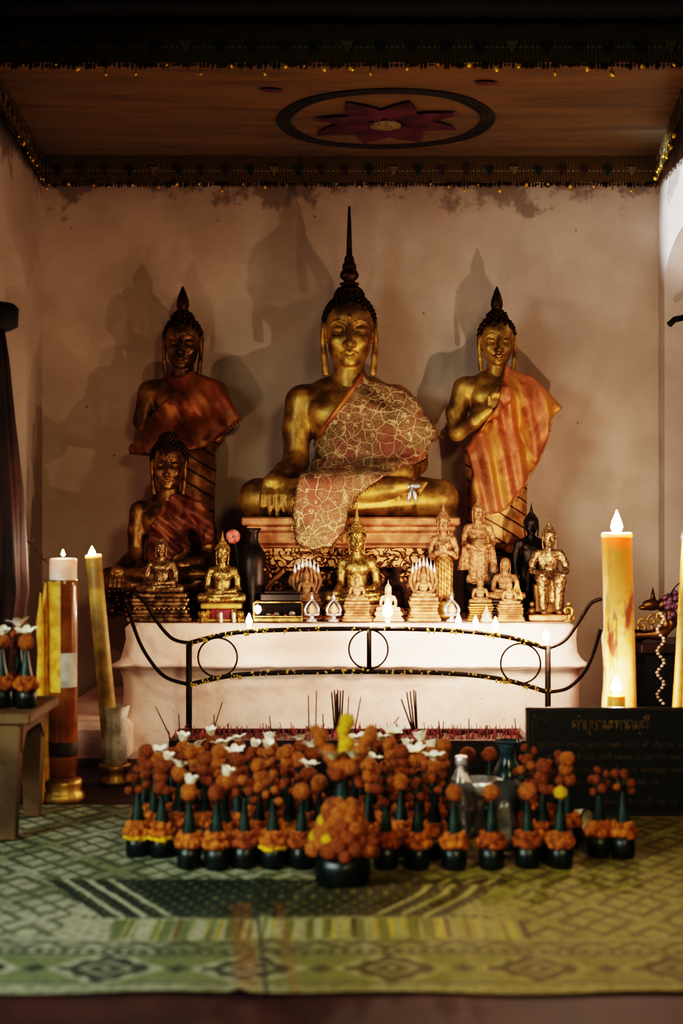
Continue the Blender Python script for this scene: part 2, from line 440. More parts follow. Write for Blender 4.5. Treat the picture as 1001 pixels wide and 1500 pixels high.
# ------------------------------------------------------------------ distance-field sculpting
def smin(a, b, k):
    if k <= 1e-6: return np.minimum(a, b)
    h = np.clip(.5+.5*(b-a)/k, 0, 1)
    return b*(1-h)+a*h-k*h*(1-h)
class Field:
    def __init__(s, lo, hi, cell):
        s.lo = np.array(lo, float); s.cell = cell
        s.n = np.ceil((np.array(hi)-s.lo)/cell).astype(int)+1
        s.ax = [s.lo[i]+np.arange(s.n[i])*cell for i in range(3)]
        s.f = np.full(s.n, .4, np.float32)
    def sub(s, lo, hi, pad):
        sl = []
        for i in range(3):
            a = int(np.clip(math.floor((lo[i]-pad-s.lo[i])/s.cell), 0, s.n[i])); b = int(np.clip(math.ceil((hi[i]+pad-s.lo[i])/s.cell)+1, 0, s.n[i]))
            if b <= a: return None
            sl.append(slice(a, b))
        return tuple(sl)
    def put(s, d, sl, k, cut):
        g = s.f[sl]
        s.f[sl] = -smin(-g, d, k) if cut else smin(g, d, k)
    def ell(s, c, r, k=.03, cut=False):
        c = np.array(c); r = np.array(r)
        sl = s.sub(c-r, c+r, k+3*s.cell)
        if sl is None: return s
        x, y, z = [(s.ax[i][sl[i]]-c[i]).reshape([-1 if j == i else 1 for j in range(3)]) for i in range(3)]
        k0 = np.sqrt((x/r[0])**2+(y/r[1])**2+(z/r[2])**2); k1 = np.sqrt((x/r[0]**2)**2+(y/r[1]**2)**2+(z/r[2]**2)**2)
        d = k0*(k0-1)/np.maximum(k1, 1e-6)
        s.put(d, sl, k, cut); return s
    def cone(s, a, b, ra, rb=None, k=.03, cut=False):
        rb = ra if rb is None else rb
        a = np.array(a, float); b = np.array(b, float); R = max(ra, rb)
        sl = s.sub(np.minimum(a, b)-R, np.maximum(a, b)+R, k+3*s.cell)
        if sl is None: return s
        x, y, z = [(s.ax[i][sl[i]]-a[i]).reshape([-1 if j == i else 1 for j in range(3)]) for i in range(3)]
        v = b-a; t = np.clip((x*v[0]+y*v[1]+z*v[2])/max(v@v, 1e-9), 0, 1)
        d = np.sqrt((x-t*v[0])**2+(y-t*v[1])**2+(z-t*v[2])**2)-(ra+(rb-ra)*t)
        s.put(d, sl, k, cut); return s
    def chain(s, pts, rs, k=.02, cut=False):
        if not isinstance(rs, (list, tuple)): rs = [rs]*len(pts)
        for i in range(len(pts)-1): s.cone(pts[i], pts[i+1], rs[i], rs[i+1], k, cut)
        return s
    def box(s, c, h, r=.01, k=.02, cut=False):
        c = np.array(c); h = np.array(h)
        sl = s.sub(c-h, c+h, k+3*s.cell)
        if sl is None: return s
        q = [np.abs((s.ax[i][sl[i]]-c[i]).reshape([-1 if j == i else 1 for j in range(3)]))-h[i]+r for i in range(3)]
        d = np.sqrt(sum(np.maximum(t, 0)**2 for t in q))+np.minimum(np.maximum(np.maximum(q[0], q[1]), q[2]), 0)-r
        s.put(d, sl, k, cut); return s
    def mesh(s, relax=1, f=None):
        return nets(s.f if f is None else f, s.lo, s.cell, relax)
def nets(f, lo, cell, relax=1):
    s = f < 0
    cnt = np.zeros(np.array(f.shape)-1, np.int8)
    corners = [(i, j, k) for i in (0,1) for j in (0,1) for k in (0,1)]
    n = cnt.shape
    for i, j, k in corners: cnt += s[i:i+n[0], j:j+n[1], k:k+n[2]]
    act = (cnt > 0) & (cnt < 8); idx = np.argwhere(act)
    vid = np.full(n, -1, np.int64); vid[act] = np.arange(len(idx))
    val = np.stack([f[idx[:,0]+i, idx[:,1]+j, idx[:,2]+k] for i, j, k in corners], 1)
    acc = np.zeros((len(idx), 3)); num = np.zeros(len(idx)); cc = np.array(corners, float)
    for a in range(8):
        for b in range(a+1, 8):
            if np.abs(cc[a]-cc[b]).sum() != 1: continue
            va, vb = val[:,a], val[:,b]; m = (va < 0) != (vb < 0)
            t = np.where(m, va/np.where(m, va-vb, 1), 0)
            acc += np.where(m[:,None], cc[a]+(cc[b]-cc[a])*t[:,None], 0); num += m
    V = (idx+acc/num[:,None])*cell+lo
    faces = []
    for ax in range(3):
        o1, o2 = (ax+1)%3, (ax+2)%3
        sl0 = [slice(None)]*3; sl1 = [slice(None)]*3; sl0[ax] = slice(0,-1); sl1[ax] = slice(1,None)
        A, B = s[tuple(sl0)], s[tuple(sl1)]
        e = np.argwhere(A != B)
        ok = (e[:,o1] > 0) & (e[:,o2] > 0) & (e[:,o1] < f.shape[o1]-1) & (e[:,o2] < f.shape[o2]-1); e = e[ok]
        inside = A[tuple(e.T)]
        def cellid(d1, d2):
            q = e.copy(); q[:,o1] -= d1; q[:,o2] -= d2; return vid[tuple(q.T)]
        q = np.stack([cellid(1,1), cellid(0,1), cellid(0,0), cellid(1,0)], 1)
        q[~inside] = q[~inside][:, ::-1]; faces.append(q)
    Fc = np.concatenate(faces)
    for _ in range(relax):
        sm = np.zeros_like(V); w = np.zeros(len(V))
        for a, b in ((0,1),(1,2),(2,3),(3,0)):
            np.add.at(sm, Fc[:,a], V[Fc[:,b]]); np.add.at(sm, Fc[:,b], V[Fc[:,a]])
            np.add.at(w, Fc[:,a], 1); np.add.at(w, Fc[:,b], 1)
        V = V*.5+.5*sm/np.maximum(w, 1)[:,None]
    return V, Fc
def poly_sdf(poly, xs, zs):
    p = np.stack(np.meshgrid(xs, zs, indexing='ij'), -1); d = np.full(p.shape[:2], 1e9); sign = np.ones(p.shape[:2])
    n = len(poly)
    for i in range(n):
        a = np.array(poly[i], float); b = np.array(poly[i-1], float); e = b-a; w = p-a
        t = np.clip((w@e)/(e@e), 0, 1); q = w-t[...,None]*e; d = np.minimum(d, (q**2).sum(-1))
        c1 = p[...,1] >= a[1]; c2 = p[...,1] < b[1]; c3 = e[0]*w[...,1] > e[1]*w[...,0]
        al = c1 & c2 & c3; no = ~c1 & ~c2 & ~c3; sign = np.where(al | no, -sign, sign)
    return sign*np.sqrt(d)
def join(*ms):
    vs, fs, o = [], [], 0
    for v, f in ms: vs.append(np.asarray(v, float)); fs.append(np.asarray(f)+o); o += len(v)
    return np.concatenate(vs), np.concatenate(fs)
# ------------------------------------------------------------------ figures
_head = {}
def head(cell):
    """head in units of the half face width, origin between the eyes, facing -y"""
    if cell in _head: return _head[cell]
    f = Field((-1.75,-1.75,-2.5), (1.75,1.7,2.1), cell)
    f.ell((0,.22,.38), (1.06,1.16,1.2), .1); f.ell((0,-.1,-.5), (.9,.92,1.05), .35)
    f.ell((0,-.72,-1.32), (.26,.2,.2), .25); f.ell((0,-.45,.55), (.8,.62,.6), .3)
    for sx in (-1, 1):
        f.ell((sx*.45,-.80,-.45), (.33,.2,.3), .25)                                   # cheek
        f.ell((sx*.43,-1.03,.0), (.30,.17,.2), .08, True)                               # socket
        f.ell((sx*.43,-.80,.0), (.31,.21,.19), .05)                                   # lid
        f.chain([(sx*.10,-1.02,.16),(sx*.22,-1.03,.30),(sx*.43,-.99,.39),(sx*.66,-.86,.33),(sx*.84,-.68,.14)], [.035,.042,.045,.042,.03], .05)
        f.chain([(sx*.14,-.99,-.03),(sx*.3,-1.02,-.12),(sx*.48,-1.01,-.12),(sx*.74,-.85,.0)], [.02,.03,.03,.02], .02, True)
        f.chain([(sx*.12,-.97,-.05),(sx*.3,-1.015,-.16),(sx*.48,-1.005,-.16),(sx*.74,-.84,-.03)], [.02,.028,.028,.02], .03)
        f.ell((sx*.15,-1.05,-.64), (.13,.13,.11), .09)                                  # nostril wing
        f.ell((sx*1.12,.1,-.02), (.13,.3,.58), .06); f.ell((sx*1.2,.05,.05), (.08,.16,.35), .03, True)
        f.chain([(sx*1.12,-.0,-.35),(sx*1.07,-.08,-1.0),(sx*1.0,-.1,-1.72)], [.12,.13,.15], .08)
    f.cone((0,-1.0,.2), (0,-1.27,-.6), .1, .17, .09)
    f.chain([(-.36,-.88,-.98),(-.12,-1.06,-.94),(0,-1.06,-.985),(.12,-1.06,-.94),(.36,-.88,-.98)], [.03,.08,.07,.08,.03], .04)
    f.chain([(-.24,-.93,-1.1),(0,-1.05,-1.15),(.24,-.93,-1.1)], [.05,.09,.05], .04)
    f.chain([(-.42,-.88,-.98),(-.14,-1.12,-1.05),(.14,-1.12,-1.05),(.42,-.88,-.98)], .022, .03, True)
    f.ell((0,-1.08,.52), (.07,.06,.1), .02)                                             # mark between the brows
    f.cone((0,.2,-1.0), (0,.25,-2.45), .62, .68, .12)
    _head[cell] = f.mesh(1); return _head[cell]
_hair = {}
def hair(n, ball, dome=True):
    key = (n, ball, dome)
    if key in _hair: return _hair[key]
    b = MB()
    def surf(u, w): return Vector((1.13*u.x, .24+1.22*u.y, .42+1.26*u.z))
    ok = lambda p: p.z > .78-.42*max(0, min(1, (p.y+.55)/.6))*1.0-1.2*max(0, min(1, (p.y-.1)/.5)) and p.z > -.9
    shell = ico(4); keep = [surf(Vector(v), 0)*1.0 for v in shell[0]]
    good = [ok(p) for p in keep]
    ix = {}; vs = []
    fs = [f for f in shell[1] if sum(good[i] for i in f) >= 2]
    for f in fs:
        for i in f:
            if i not in ix: ix[i] = len(vs); vs.append(keep[i])
    b.add(vs, [tuple(ix[i] for i in f) for f in fs])
    sub = 1 if n > 150 else 2 if n < 60 else 1
    for i in range(n):
        z = 1-2*(i+.5)/n; r = math.sqrt(1-z*z); a = i*2.39996
        p = surf(Vector((r*math.cos(a), r*math.sin(a), z)), 0)
        if ok(p) and not (p-Vector((0,.15,1.5))).length < .5: b.ball(p, ball, sub)
    if dome:
        b.ball((0,.14,1.5), (.62,.62,.5), 3)
        m = max(12, n//5)
        for i in range(m):
            z = 1-(i+.5)/m; r = math.sqrt(1-z*z); a = i*2.39996
            b.ball((.62*r*math.cos(a), .14+.62*r*math.sin(a), 1.5+.5*z), ball*.9, sub)
    _hair[key] = b; return b
FIN = {  # radius, height above the eyes in head units
 'spire': [(.58,1.75),(.5,1.9),(.34,1.93),(.28,1.98),(.40,2.04),(.42,2.1),(.28,2.14),(.22,2.2),(.34,2.32),(.37,2.46),(.31,2.62),(.25,2.68),(.28,2.74),(.25,2.92),(.18,3.02),(.2,3.08),(.17,3.22),(.13,3.28),(.115,3.6),(.1,4.2),(.075,4.8),(.05,5.36),(.02,5.38)],
 'flame': [(.3,1.85),(.36,1.95),(.28,2.02),(.33,2.12),(.38,2.35),(.36,2.6),(.25,2.95),(.12,3.3),(.02,3.5)],
 'bud': [(.3,1.85),(.34,1.95),(.2,2.1),(.24,2.3),(.2,2.6),(.1,3.0),(.02,3.4)],
 'needle': [(.5,1.8),(.4,2.0),(.3,2.1),(.34,2.2),(.22,2.5),(.14,2.9),(.07,3.3),(.015,3.7)],
}
def fin_mesh(kind):
    rp = (lambda a, h: .09*math.cos(8*a)*(1 if 2.2 < h < 3.25 else 0)) if kind == 'spire' else None
    return MB().lathe(FIN[kind], 24, (0,.14,0), ripple=rp)

_fields = {}
def seated(mudra, cell):
    key = ('s', mudra, cell)
    if key in _fields: return _fields[key]
    f = Field((-.56,-.42,-.16), (.56,.34,.74), cell)
    f.ell((0,.06,.11), (.25,.17,.13), .05); f.ell((0,.06,.27), (.16,.115,.18), .06); f.ell((0,.055,.46), (.205,.125,.14), .07)
    for sx in (-1, 1): f.ell((sx*.085,-.03,.47), (.085,.05,.065), .05)
    f.cone((-.2,.06,.535), (.2,.06,.535), .072, None, .06); f.cone((-.1,.07,.58), (.1,.07,.58), .06, None, .05)
    f.cone((0,.07,.55), (0,.05,.72), .078, .07, .04)
    for sx in (-1, 1):
        f.cone((sx*.15,.02,.1), (sx*.40,-.11,.08), .11, .088, .03)
    f.cone((.40,-.13,.075), (-.22,-.25,.06), .078, .055, .02)
    f.cone((-.41,-.13,.08), (-.25,-.2,.08), .085, .075, .03); f.cone((-.3,-.18,.1), (.18,-.27,.125), .07, .048, .015)
    f.ell((.2,-.265,.135), (.13,.05,.034), .02)
    for i in range(5): f.cone((.3,-.27+.0*i,.15-.012*i), (.335-.008*i,-.275,.15-.013*i), .010, None, .006)
    def lap(sx, z):
        f.chain([(sx*.225,.05,.53),(sx*.285,.04,.4),(sx*.30,.02,.245)], [.07,.062,.055], .025)
        f.chain([(sx*.30,.02,.245),(sx*.24,-.1,.2),(sx*.1,-.2,z+.01)], [.056,.05,.034], .02)
        f.ell((sx*.02,-.215,z), (.085,.055,.026), .02)
        for i in range(4): f.chain([(-sx*.03,-.18-.022*i,z),(-sx*.1,-.185-.022*i,z+.004),(-sx*.15+sx*.008*abs(i-1.5),-.19-.022*i,z-.006)], [.0125,.012,.009], .004)
        f.chain([(sx*.05,-.24,z+.015),(0,-.25,z+.03),(-sx*.04,-.245,z+.03)], [.014,.013,.010], .006)
    lap(1, .175)
    if mudra == 'bhumi':
        f.chain([(-.225,.05,.53),(-.24,.045,.4),(-.245,.02,.25)], [.07,.064,.056], .025)
        f.chain([(-.245,.02,.25),(-.29,-.1,.2),(-.325,-.17,.175)], [.057,.047,.038], .02)
        f.ell((-.33,-.205,.15), (.058,.055,.04), .02)
        for i, x in enumerate((-.378,-.347,-.316,-.287)):
            l = (.03,.0,-.005,.012)[i]
            f.chain([(x+.008,-.235,.135),(x,-.258,.095),(x-.002,-.262,.05),(x,-.258,.015+l)], [.0165,.0155,.0145,.011], .004)
        f.chain([(-.275,-.2,.15),(-.255,-.23,.11),(-.252,-.25,.065)], [.018,.016,.012], .005)
    else: lap(-1, .2)
    _fields[key] = f; return f
def standing(arms, cell):
    key = ('t', arms, cell)
    if key in _fields: return _fields[key]
    f = Field((-.32,-.2,-.02), (.32,.2,.80), cell)
    f.ell((0,.03,.62), (.115,.07,.1), .05); f.ell((0,.03,.52), (.09,.06,.12), .05); f.ell((0,.03,.4), (.112,.07,.1), .05)
    for sx in (-1, 1): f.ell((sx*.05,-.02,.645), (.05,.03,.035), .03)
    f.cone((-.115,.03,.69), (.115,.03,.69), .042, None, .04); f.cone((-.05,.035,.715), (.05,.035,.715), .036, None, .03)
    f.cone((0,.04,.70), (0,.025,.79), .046, .042, .025)
    for sx in (-1, 1):
        f.cone((sx*.045,.03,.4), (sx*.05,.03,.08), .075, .06, .05)
        f.ell((sx*.05,-.03,.018), (.032,.065,.02), .015)
        for i in range(5): f.cone((sx*(.03+.011*i),-.08,.014), (sx*(.03+.011*i),-.1+abs(i-1)*.004,.012), .007, None, .003)
    f.box((0,.035,.2), (.10,.055,.15), .04, .05); f.cone((-.1,.03,.06), (.1,.03,.06), .05, None, .03)
    def hand_flat(c, dx, dz, n=4, s=1.0):
        """palm with four fingers and thumb, fingers running along (dx,dz)"""
        c = Vector(c); d = Vector((dx,0,dz)).normalized(); q = Vector((-d.z,0,d.x))
        f.ell(c, (.026*s,.014*s,.026*s), .008)
        for i in range(4):
            b = c+d*.018+q*(.0105*(i-1.5)*s*1.4); L = (.036,.044,.042,.032)[i]*s
            f.chain([b, b+d*L*.55+Vector((0,-.006,0)), b+d*L], [.0078*s,.0074*s,.0058*s], .003)
        f.chain([c-d*.012+q*.022*s, c+d*.012+q*.036*s+Vector((0,-.008,0)), c+d*.03+q*.034*s], [.009*s,.008*s,.006*s], .004)
    def arm_down(sx, out=.0):
        f.chain([(sx*.135,.03,.685),(sx*(.165+out),.03,.57),(sx*(.17+out),.02,.49)], [.044,.038,.032], .02)
        f.chain([(sx*(.17+out),.02,.49),(sx*(.165+out),-.02,.37)], [.033,.022], .015); hand_flat((sx*(.165+out),-.025,.34), 0, -1)
    def arm_chest(sx, tx, tz):
        f.chain([(sx*.135,.03,.685),(sx*.168,.02,.58),(sx*.165,-.01,.50)], [.045,.039,.034], .02)
        f.chain([(sx*.165,-.01,.50),(sx*.1,-.075,.54),(tx-(-sx)*.02*0,-.095,tz)], [.034,.028,.021], .015)
        hand_flat((tx-sx*.02,-.1,tz+.025), -sx*.5, .9)
    def arm_stub(sx): f.chain([(sx*.135,.03,.685),(sx*.155,.02,.57),(sx*.13,.0,.50)], [.044,.038,.03], .02)
    if arms == 'chest': arm_chest(-1, -.04, .585); arm_stub(1)
    elif arms == 'hidden': arm_stub(-1); arm_stub(1)
    elif arms == 'cross': arm_chest(-1, .0, .575); arm_chest(1, .0, .56)
    elif arms == 'bowl':
        for sx in (-1, 1):
            f.chain([(sx*.135,.03,.685),(sx*.17,.02,.58),(sx*.175,-.01,.50)], [.043,.037,.031], .02)
            f.chain([(sx*.175,-.01,.50),(sx*.13,-.09,.475),(sx*.07,-.13,.455)], [.032,.026,.02], .015)
            hand_flat((sx*.05,-.135,.45), -sx, .0)
    else: arm_down(-1); arm_down(1)
    _fields[key] = f; return f

def drape(fd, poly, t, extra=None, fold=(0,0,1,0), ragged=0.0, relax=1):
    """cloth as a thick shell over the body inside an outline drawn in x,z"""
    g = Field(fd.lo, fd.lo+(fd.n-1)*fd.cell, fd.cell); g.f = fd.f[:g.n[0], :g.n[1], :g.n[2]].copy()
    if g.f.shape != tuple(g.n): g.n = np.array(g.f.shape); g.ax = [g.lo[i]+np.arange(g.n[i])*g.cell for i in range(3)]
    if extra: extra(g)
    xs, ys, zs = g.ax
    ps = poly_sdf(poly, xs, zs)[:, None, :]
    if ragged:
        ps = ps + ragged*(np.sin(xs*240)[:, None, None]*np.sin(zs*210)[None, None, :] + np.sin(xs*97+zs.mean())[:, None, None])
    amp, fx, fz, ph = fold
    fo = amp*np.sin((xs*fx)[:, None, None]+(zs*fz)[None, None, :]+ph+1.3*np.sin(ys*9)[None, :, None]+.8*np.sin((xs*11)[:, None, None]))
    return nets(smax(g.f-t-fo, ps, .012).astype(np.float32), g.lo, g.cell, relax)
def smax(a, b, k): return -smin(-a, -b, k)

_bodies = {}
def figure(name, label, loc, H, kind, mud, metal, hairm, fin, hi=False, sx=1.0, rz=0.0, robes=(), curls=(110,.13), group=None, finm=None, finscale=1.0, headk=1.0, head_tilt=0, cat='buddha statue', dome=True):
    t = thing(name, label, cat, loc, group, rz)
    cell = (.0062 if hi else .011) if kind == 's' else (.0045 if hi else .0075)
    fd = seated(mud, cell) if kind == 's' else standing(mud, cell)
    u = (.108 if kind == 's' else .066)*headk; ez = .842 if kind == 's' else .872; ey = .02 if kind == 's' else .012
    hc = .036 if hi else .07
    key = (kind, mud, hi, headk)
    if key not in _bodies:
        hv, hf = head(hc)
        _bodies[key] = join(fd.mesh(1), (hv*u+np.array((0, ey, ez)), hf))
    me = mesh('body', _bodies[key], metal)
    b = link('body', me, t); b.scale = (H*sx, H, H)
    hm = hair(*curls, dome); h = obj('hair', hm, hairm, t); h.scale = (H*u, H*u, H*u); h.location = (0, ey*H, ez*H)
    if fin:
        q = obj('flame_finial' if fin != 'spire' else 'spire', fin_mesh(fin), finm or hairm, t)
        q.scale = (H*u, H*u, H*u*finscale); q.location = (0, ey*H, (ez+u*1.85*(1-finscale))*H)
    for nm, m, args, lab in robes:
        o = obj(nm, drape(fd, **args), m, t); o.scale = (H*sx, H, H)
        if lab: o['label'] = lab
    return t
def tiered(w, d, h, tiers):
    """stepped base: list of (height fraction, outset fraction)"""
    b = MB()
    for i in range(len(tiers)-1):
        z0, o0 = tiers[i]; z1, _ = tiers[i+1]
        b.box((0,0,(z0+z1)/2*h), (w/2*o0, d/2*o0, (z1-z0)/2*h), None, .003)
    return b
def lotus_base(R, h, ry=.75, n=18):
    b = MB()
    prof = [(R*.96,0),(R,.12*h),(R*.98,.24*h),(R*.84,.3*h),(R*.8,.48*h),(R*.86,.55*h),(R*.98,.72*h),(R*1.0,.82*h),(R*.92,.94*h),(R*.9,h)]
    b.lathe(prof, 72, ripple=lambda a, z: .035*abs(math.sin(n*a/2)) if (z > .5*h or z < .25*h) else 0)
    return b.move(lambda v: Vector((v.x, v.y*ry, v.z)))
# ------------------------------------------------------------------ setting
DB = 4.75                                   # back wall distance
XL, XR = X(62, DB), X(965, DB)
def wall_grid(n, m, fn):
    return MB().sheet([[fn(i/(n-1), j/(m-1)) for j in range(m)] for i in range(n)])
struct('floor', MB().box((0,2.6,-.05), (2.2,2.6,.05)), M['floor'])
struct('wall_back', MB().box(((XL+XR)/2, DB+.05, 1.1), ((XR-XL)/2+.12, .05, 1.2)), M['wall'])
def side_wall(x, sgn, yc, half, zs, rise, name):
    """wall slab with a shallow round-headed recess"""
    b = MB(); y0, y1, z1 = 3.36, DB, 2.3
    arc = [(yc-half*math.cos(PI*i/24), zs+rise*math.sin(PI*i/24)) for i in range(25)]
    front = [(y0,0),(y0,z1),(y1,z1),(y1,0)]
    # wall face: left strip, right strip, and the piece above the arch
    def quad(p): return [(x, y, z) for y, z in p]
    b.add(quad([(y0,0),(arc[0][0],0),(arc[0][0],zs),(arc[0][0],z1),(y0,z1)]), [(0,1,2,3,4)], True)
    b.add(quad([(arc[-1][0],0),(y1,0),(y1,z1),(arc[-1][0],z1),(arc[-1][0],zs)]), [(0,1,2,3,4)], True)
    for i in range(24):
        a, c = arc[i], arc[i+1]; b.add(quad([a, c, (c[0],z1), (a[0],z1)]), [(0,1,2,3)], True)
    xd = x+sgn*.07
    b.add([(xd, arc[0][0], 0), (xd, arc[-1][0], 0), (xd, arc[-1][0], z1), (xd, arc[0][0], z1)], [(0,1,2,3)], True)
    full = [(arc[0][0],0)]+arc+[(arc[-1][0],0)]
    for i in range(len(full)-1):
        a, c = full[i], full[i+1]; b.add([(x,*a),(x,*c),(xd,*c),(xd,*a)], [(0,1,2,3)], True)
    b.box((x+sgn*.16, (y0+y1)/2, z1/2), (.08, (y1-y0)/2, z1/2))
    struct(name, b, M['wall_pale'])
side_wall(XL, -1, 4.12, .39, 1.45, .14, 'wall_left')
side_wall(XR, 1, 4.22, .44, 1.50, .16, 'wall_right')
struct('ceiling', MB().box((0,4.0,2.36), (1.4,.9,.04)), M['black'])
struct('trim_1', MB().box((0,3.40,2.14), (2.0,.05,.175), None, .01), M['black'])
def altar_mesh():
    x0, x1, y0, y1 = X(183,4.0), X(845,4.0), 4.0, DB-.01
    prof = [(-.02,.02),(.06,.012),(.14,.006),(.2,.004),(.235,.007),(.250,.010),(.260,.014),(.268,.034),(.275,.037),(.282,.018),(.294,.008),(.31,.004),(.35,-.002),(.38,.0),(.392,-.012)]
    rng = random.Random(3); nx, ny = 40, 14; b = MB(); rows = []
    for z, o in prof:
        r = []
        for i in range(ny): r.append((x0-o, y1+(y0-o-y1)*i/ny, z))
        for i in range(nx): r.append((x0-o+(x1-x0+2*o)*i/nx, y0-o, z))
        for i in range(ny+1): r.append((x1+o, y0-o+(y1-y0+o)*i/ny, z))
        rows.append([(p[0]+rng.uniform(-.003,.003), min(p[1]+rng.uniform(-.003,.003), y1), p[2]+rng.uniform(-.002,.002)) for p in r])
    b.sheet(rows); b.add(rows[-1], [tuple(range(len(rows[-1])))], True)
    return b
tag(obj('altar', altar_mesh(), M['altar']), 'whitewashed masonry altar block with a pointed moulding carrying all the statues', 'altar')
struct('trim_2', MB().box((X(145,4.15),4.3,.06), (.13,.42,.06), None, .02), M['altar'])

# ------------------------------------------------------------------ canopy
ZC = 1.952; YF, YB = 3.46, 4.735
cfl, cfr, cbl, cbr = X(-45,YF), X(1040,YF), XL+.004, XR-.004
can = thing('canopy', 'ochre cloth canopy stretched above the statues with a plum flower and woven fringe', 'canopy', (0,0,0))
def can_pt(u, v, dz=0):
    y = YF+(YB-YF)*v; xa = cfl+(cbl-cfl)*v; xb = cfr+(cbr-cfr)*v
    return Vector((xa+(xb-xa)*u, y, ZC+dz-.012*math.sin(PI*u)*math.sin(PI*v)+.0025*math.sin(9*v*PI+u*3)))
obj('cloth_panel', MB().sheet([[can_pt(i/40, j/24) for i in range(41)] for j in range(25)]), M['canopy'], can)
mc = (X(565,4.27), 4.27)
def on_can(x, y, dz=-.004):
    v = (y-YF)/(YB-YF); xa = cfl+(cbl-cfl)*v; xb = cfr+(cbr-cfr)*v
    return can_pt((x-xa)/(xb-xa), v, dz)
for r, w in ((.335,.007),(.318,.006),(.302,.006)):
    n = 72
    obj('braid_ring', MB().sheet([[on_can(mc[0]+(r+s*w)*math.cos(2*PI*i/n), mc[1]+(r+s*w)*math.sin(2*PI*i/n), -.004-.003*(s == 0)) for i in range(n+1)] for s in (-1,0,1)]), M['ring'], can)
for k in range(8):
    a = 2*PI*(k+.35)/8; L = (.235,.25)[k%2]; g = []
    for i in range(11):
        t = i/10; w = .058*math.sin(PI*min(1, t**.75*.97+.03))*(1 if t < .95 else .6); rr = .05+(L-.05)*t
        g.append([on_can(mc[0]+rr*math.cos(a)-q*w*math.sin(a), mc[1]+rr*math.sin(a)+q*w*math.cos(a), -.008-.006*(1-abs(q))) for q in (-1,-.5,0,.5,1)])
    obj('flower_petal', MB().sheet(g), M['purple_cloth'], can)
obj('flower_centre', MB().lathe([(.052,-.010),(.048,-.018),(.02,-.022)], 24, on_can(*mc, 0)), M['grey_cloth'], can)
for px, d in ((400,3.93),(716,3.87)):
    cx = X(px, d); g = []
    for i in range(7):
        t = i/6; w = .018*math.sin(PI*(.06+.9*t)); g.append([on_can(cx-.04+.07*t, d+q*w+.01*t, -.006) for q in (-1,0,1)])
    obj('corner_leaf', MB().sheet(g), M['purple_cloth'], can)
# woven valances: front, back, left, right (each hangs 10 cm)
def val_strip(p0, p1, nrm):
    n = 90; rows = []
    for s, (h, off) in enumerate(((.004,0),(-.03,.006),(-.06,.003),(-.085,.006),(-.097,.005))):
        rows.append([(p0[0]+(p1[0]-p0[0])*i/n+nrm[0]*(off+.003*math.sin(i*.9)), p0[1]+(p1[1]-p0[1])*i/n+nrm[1]*(off+.003*math.sin(i*.9)), ZC+h+(.003*math.sin(i*1.7+s) if s == 4 else 0)) for i in range(n+1)])
    return MB().sheet(rows)
VAL = [((cfl-.25,YF),(cfr+.25,YF),(0,-1)), ((cbl,YB-.02),(cbr,YB-.02),(0,-1)), ((cfl,YF+.05),(cbl+.012,YB-.03),(1,0)), ((cfr,YF+.05),(cbr-.012,YB-.03),(-1,0))]
rv = random.Random(11); seq_me = None; fr_n = 0
for vi, (p0, p1, nr) in enumerate(VAL):
    obj('valance', val_strip(p0, p1, nr), M['valance'], can)
    Lh = math.hypot(p1[0]-p0[0], p1[1]-p0[1]); dx, dy = (p1[0]-p0[0])/Lh, (p1[1]-p0[1])/Lh
    k = 0; s = .06
    while s < Lh-.05:
        cx, cy = p0[0]+dx*s+nr[0]*.014, p0[1]+dy*s+nr[1]*.014; w = .017
        m = (M['tri_teal'], M['tri_purple'], M['tri_purple'], M['tri_teal'], M['tri_white'])[k%5]
        obj('cloth_triangle', MB().add([(cx-dx*w, cy-dy*w, ZC-.042),(cx+dx*w, cy+dy*w, ZC-.042),(cx, cy, ZC-.076)], [(0,1,2)], True), m, can)
        s += .082+rv.uniform(-.004,.004); k += 1
    # tufts of the fringe, and hanging threads with sequins
    b = MB(); s = .01
    while s < Lh-.01:
        cx, cy = p0[0]+dx*s+nr[0]*.007, p0[1]+dy*s+nr[1]*.007; L = rv.uniform(.004,.012)
        b.ball((cx, cy, ZC-.1-L*.4), (rv.uniform(.003,.007), .003, L), 1); s += rv.uniform(.007,.013)
    o = obj('fringe', b, M['gold_dark'], can); o['kind'] = 'stuff'
    s = .03; b2 = MB()
    while s < Lh-.02:
        cx, cy = p0[0]+dx*s+nr[0]*.012, p0[1]+dy*s+nr[1]*.012; dz = .1+rv.choice((.002,.006,.012,.026))
        b2.tube([(cx, cy, ZC-.09),(cx, cy, ZC-dz)], .0012, 5)
        if vi < 2 or s > Lh*.45:
            if seq_me is None: seq_me = mesh('sequin', MB().lathe([(.0006,-.0055),(.0036,-.002),(.004,.001),(.0008,.0055)], 6), M['sequin'])
            if fr_n < 96:
                q = link('sequin', seq_me, can, (cx+nr[0]*.003, cy+nr[1]*.003, ZC-dz)); q.rotation_euler = (rv.uniform(-.7,.9), rv.uniform(-.6,.6), rv.uniform(0,6)); k = rv.choice((.9,1.2,1.7)); q.scale = (k,k,k); fr_n += 1
        s += rv.uniform(.045,.095)
    o = obj('hanging_threads', b2, M['gold_dark'], can); o['kind'] = 'stuff'

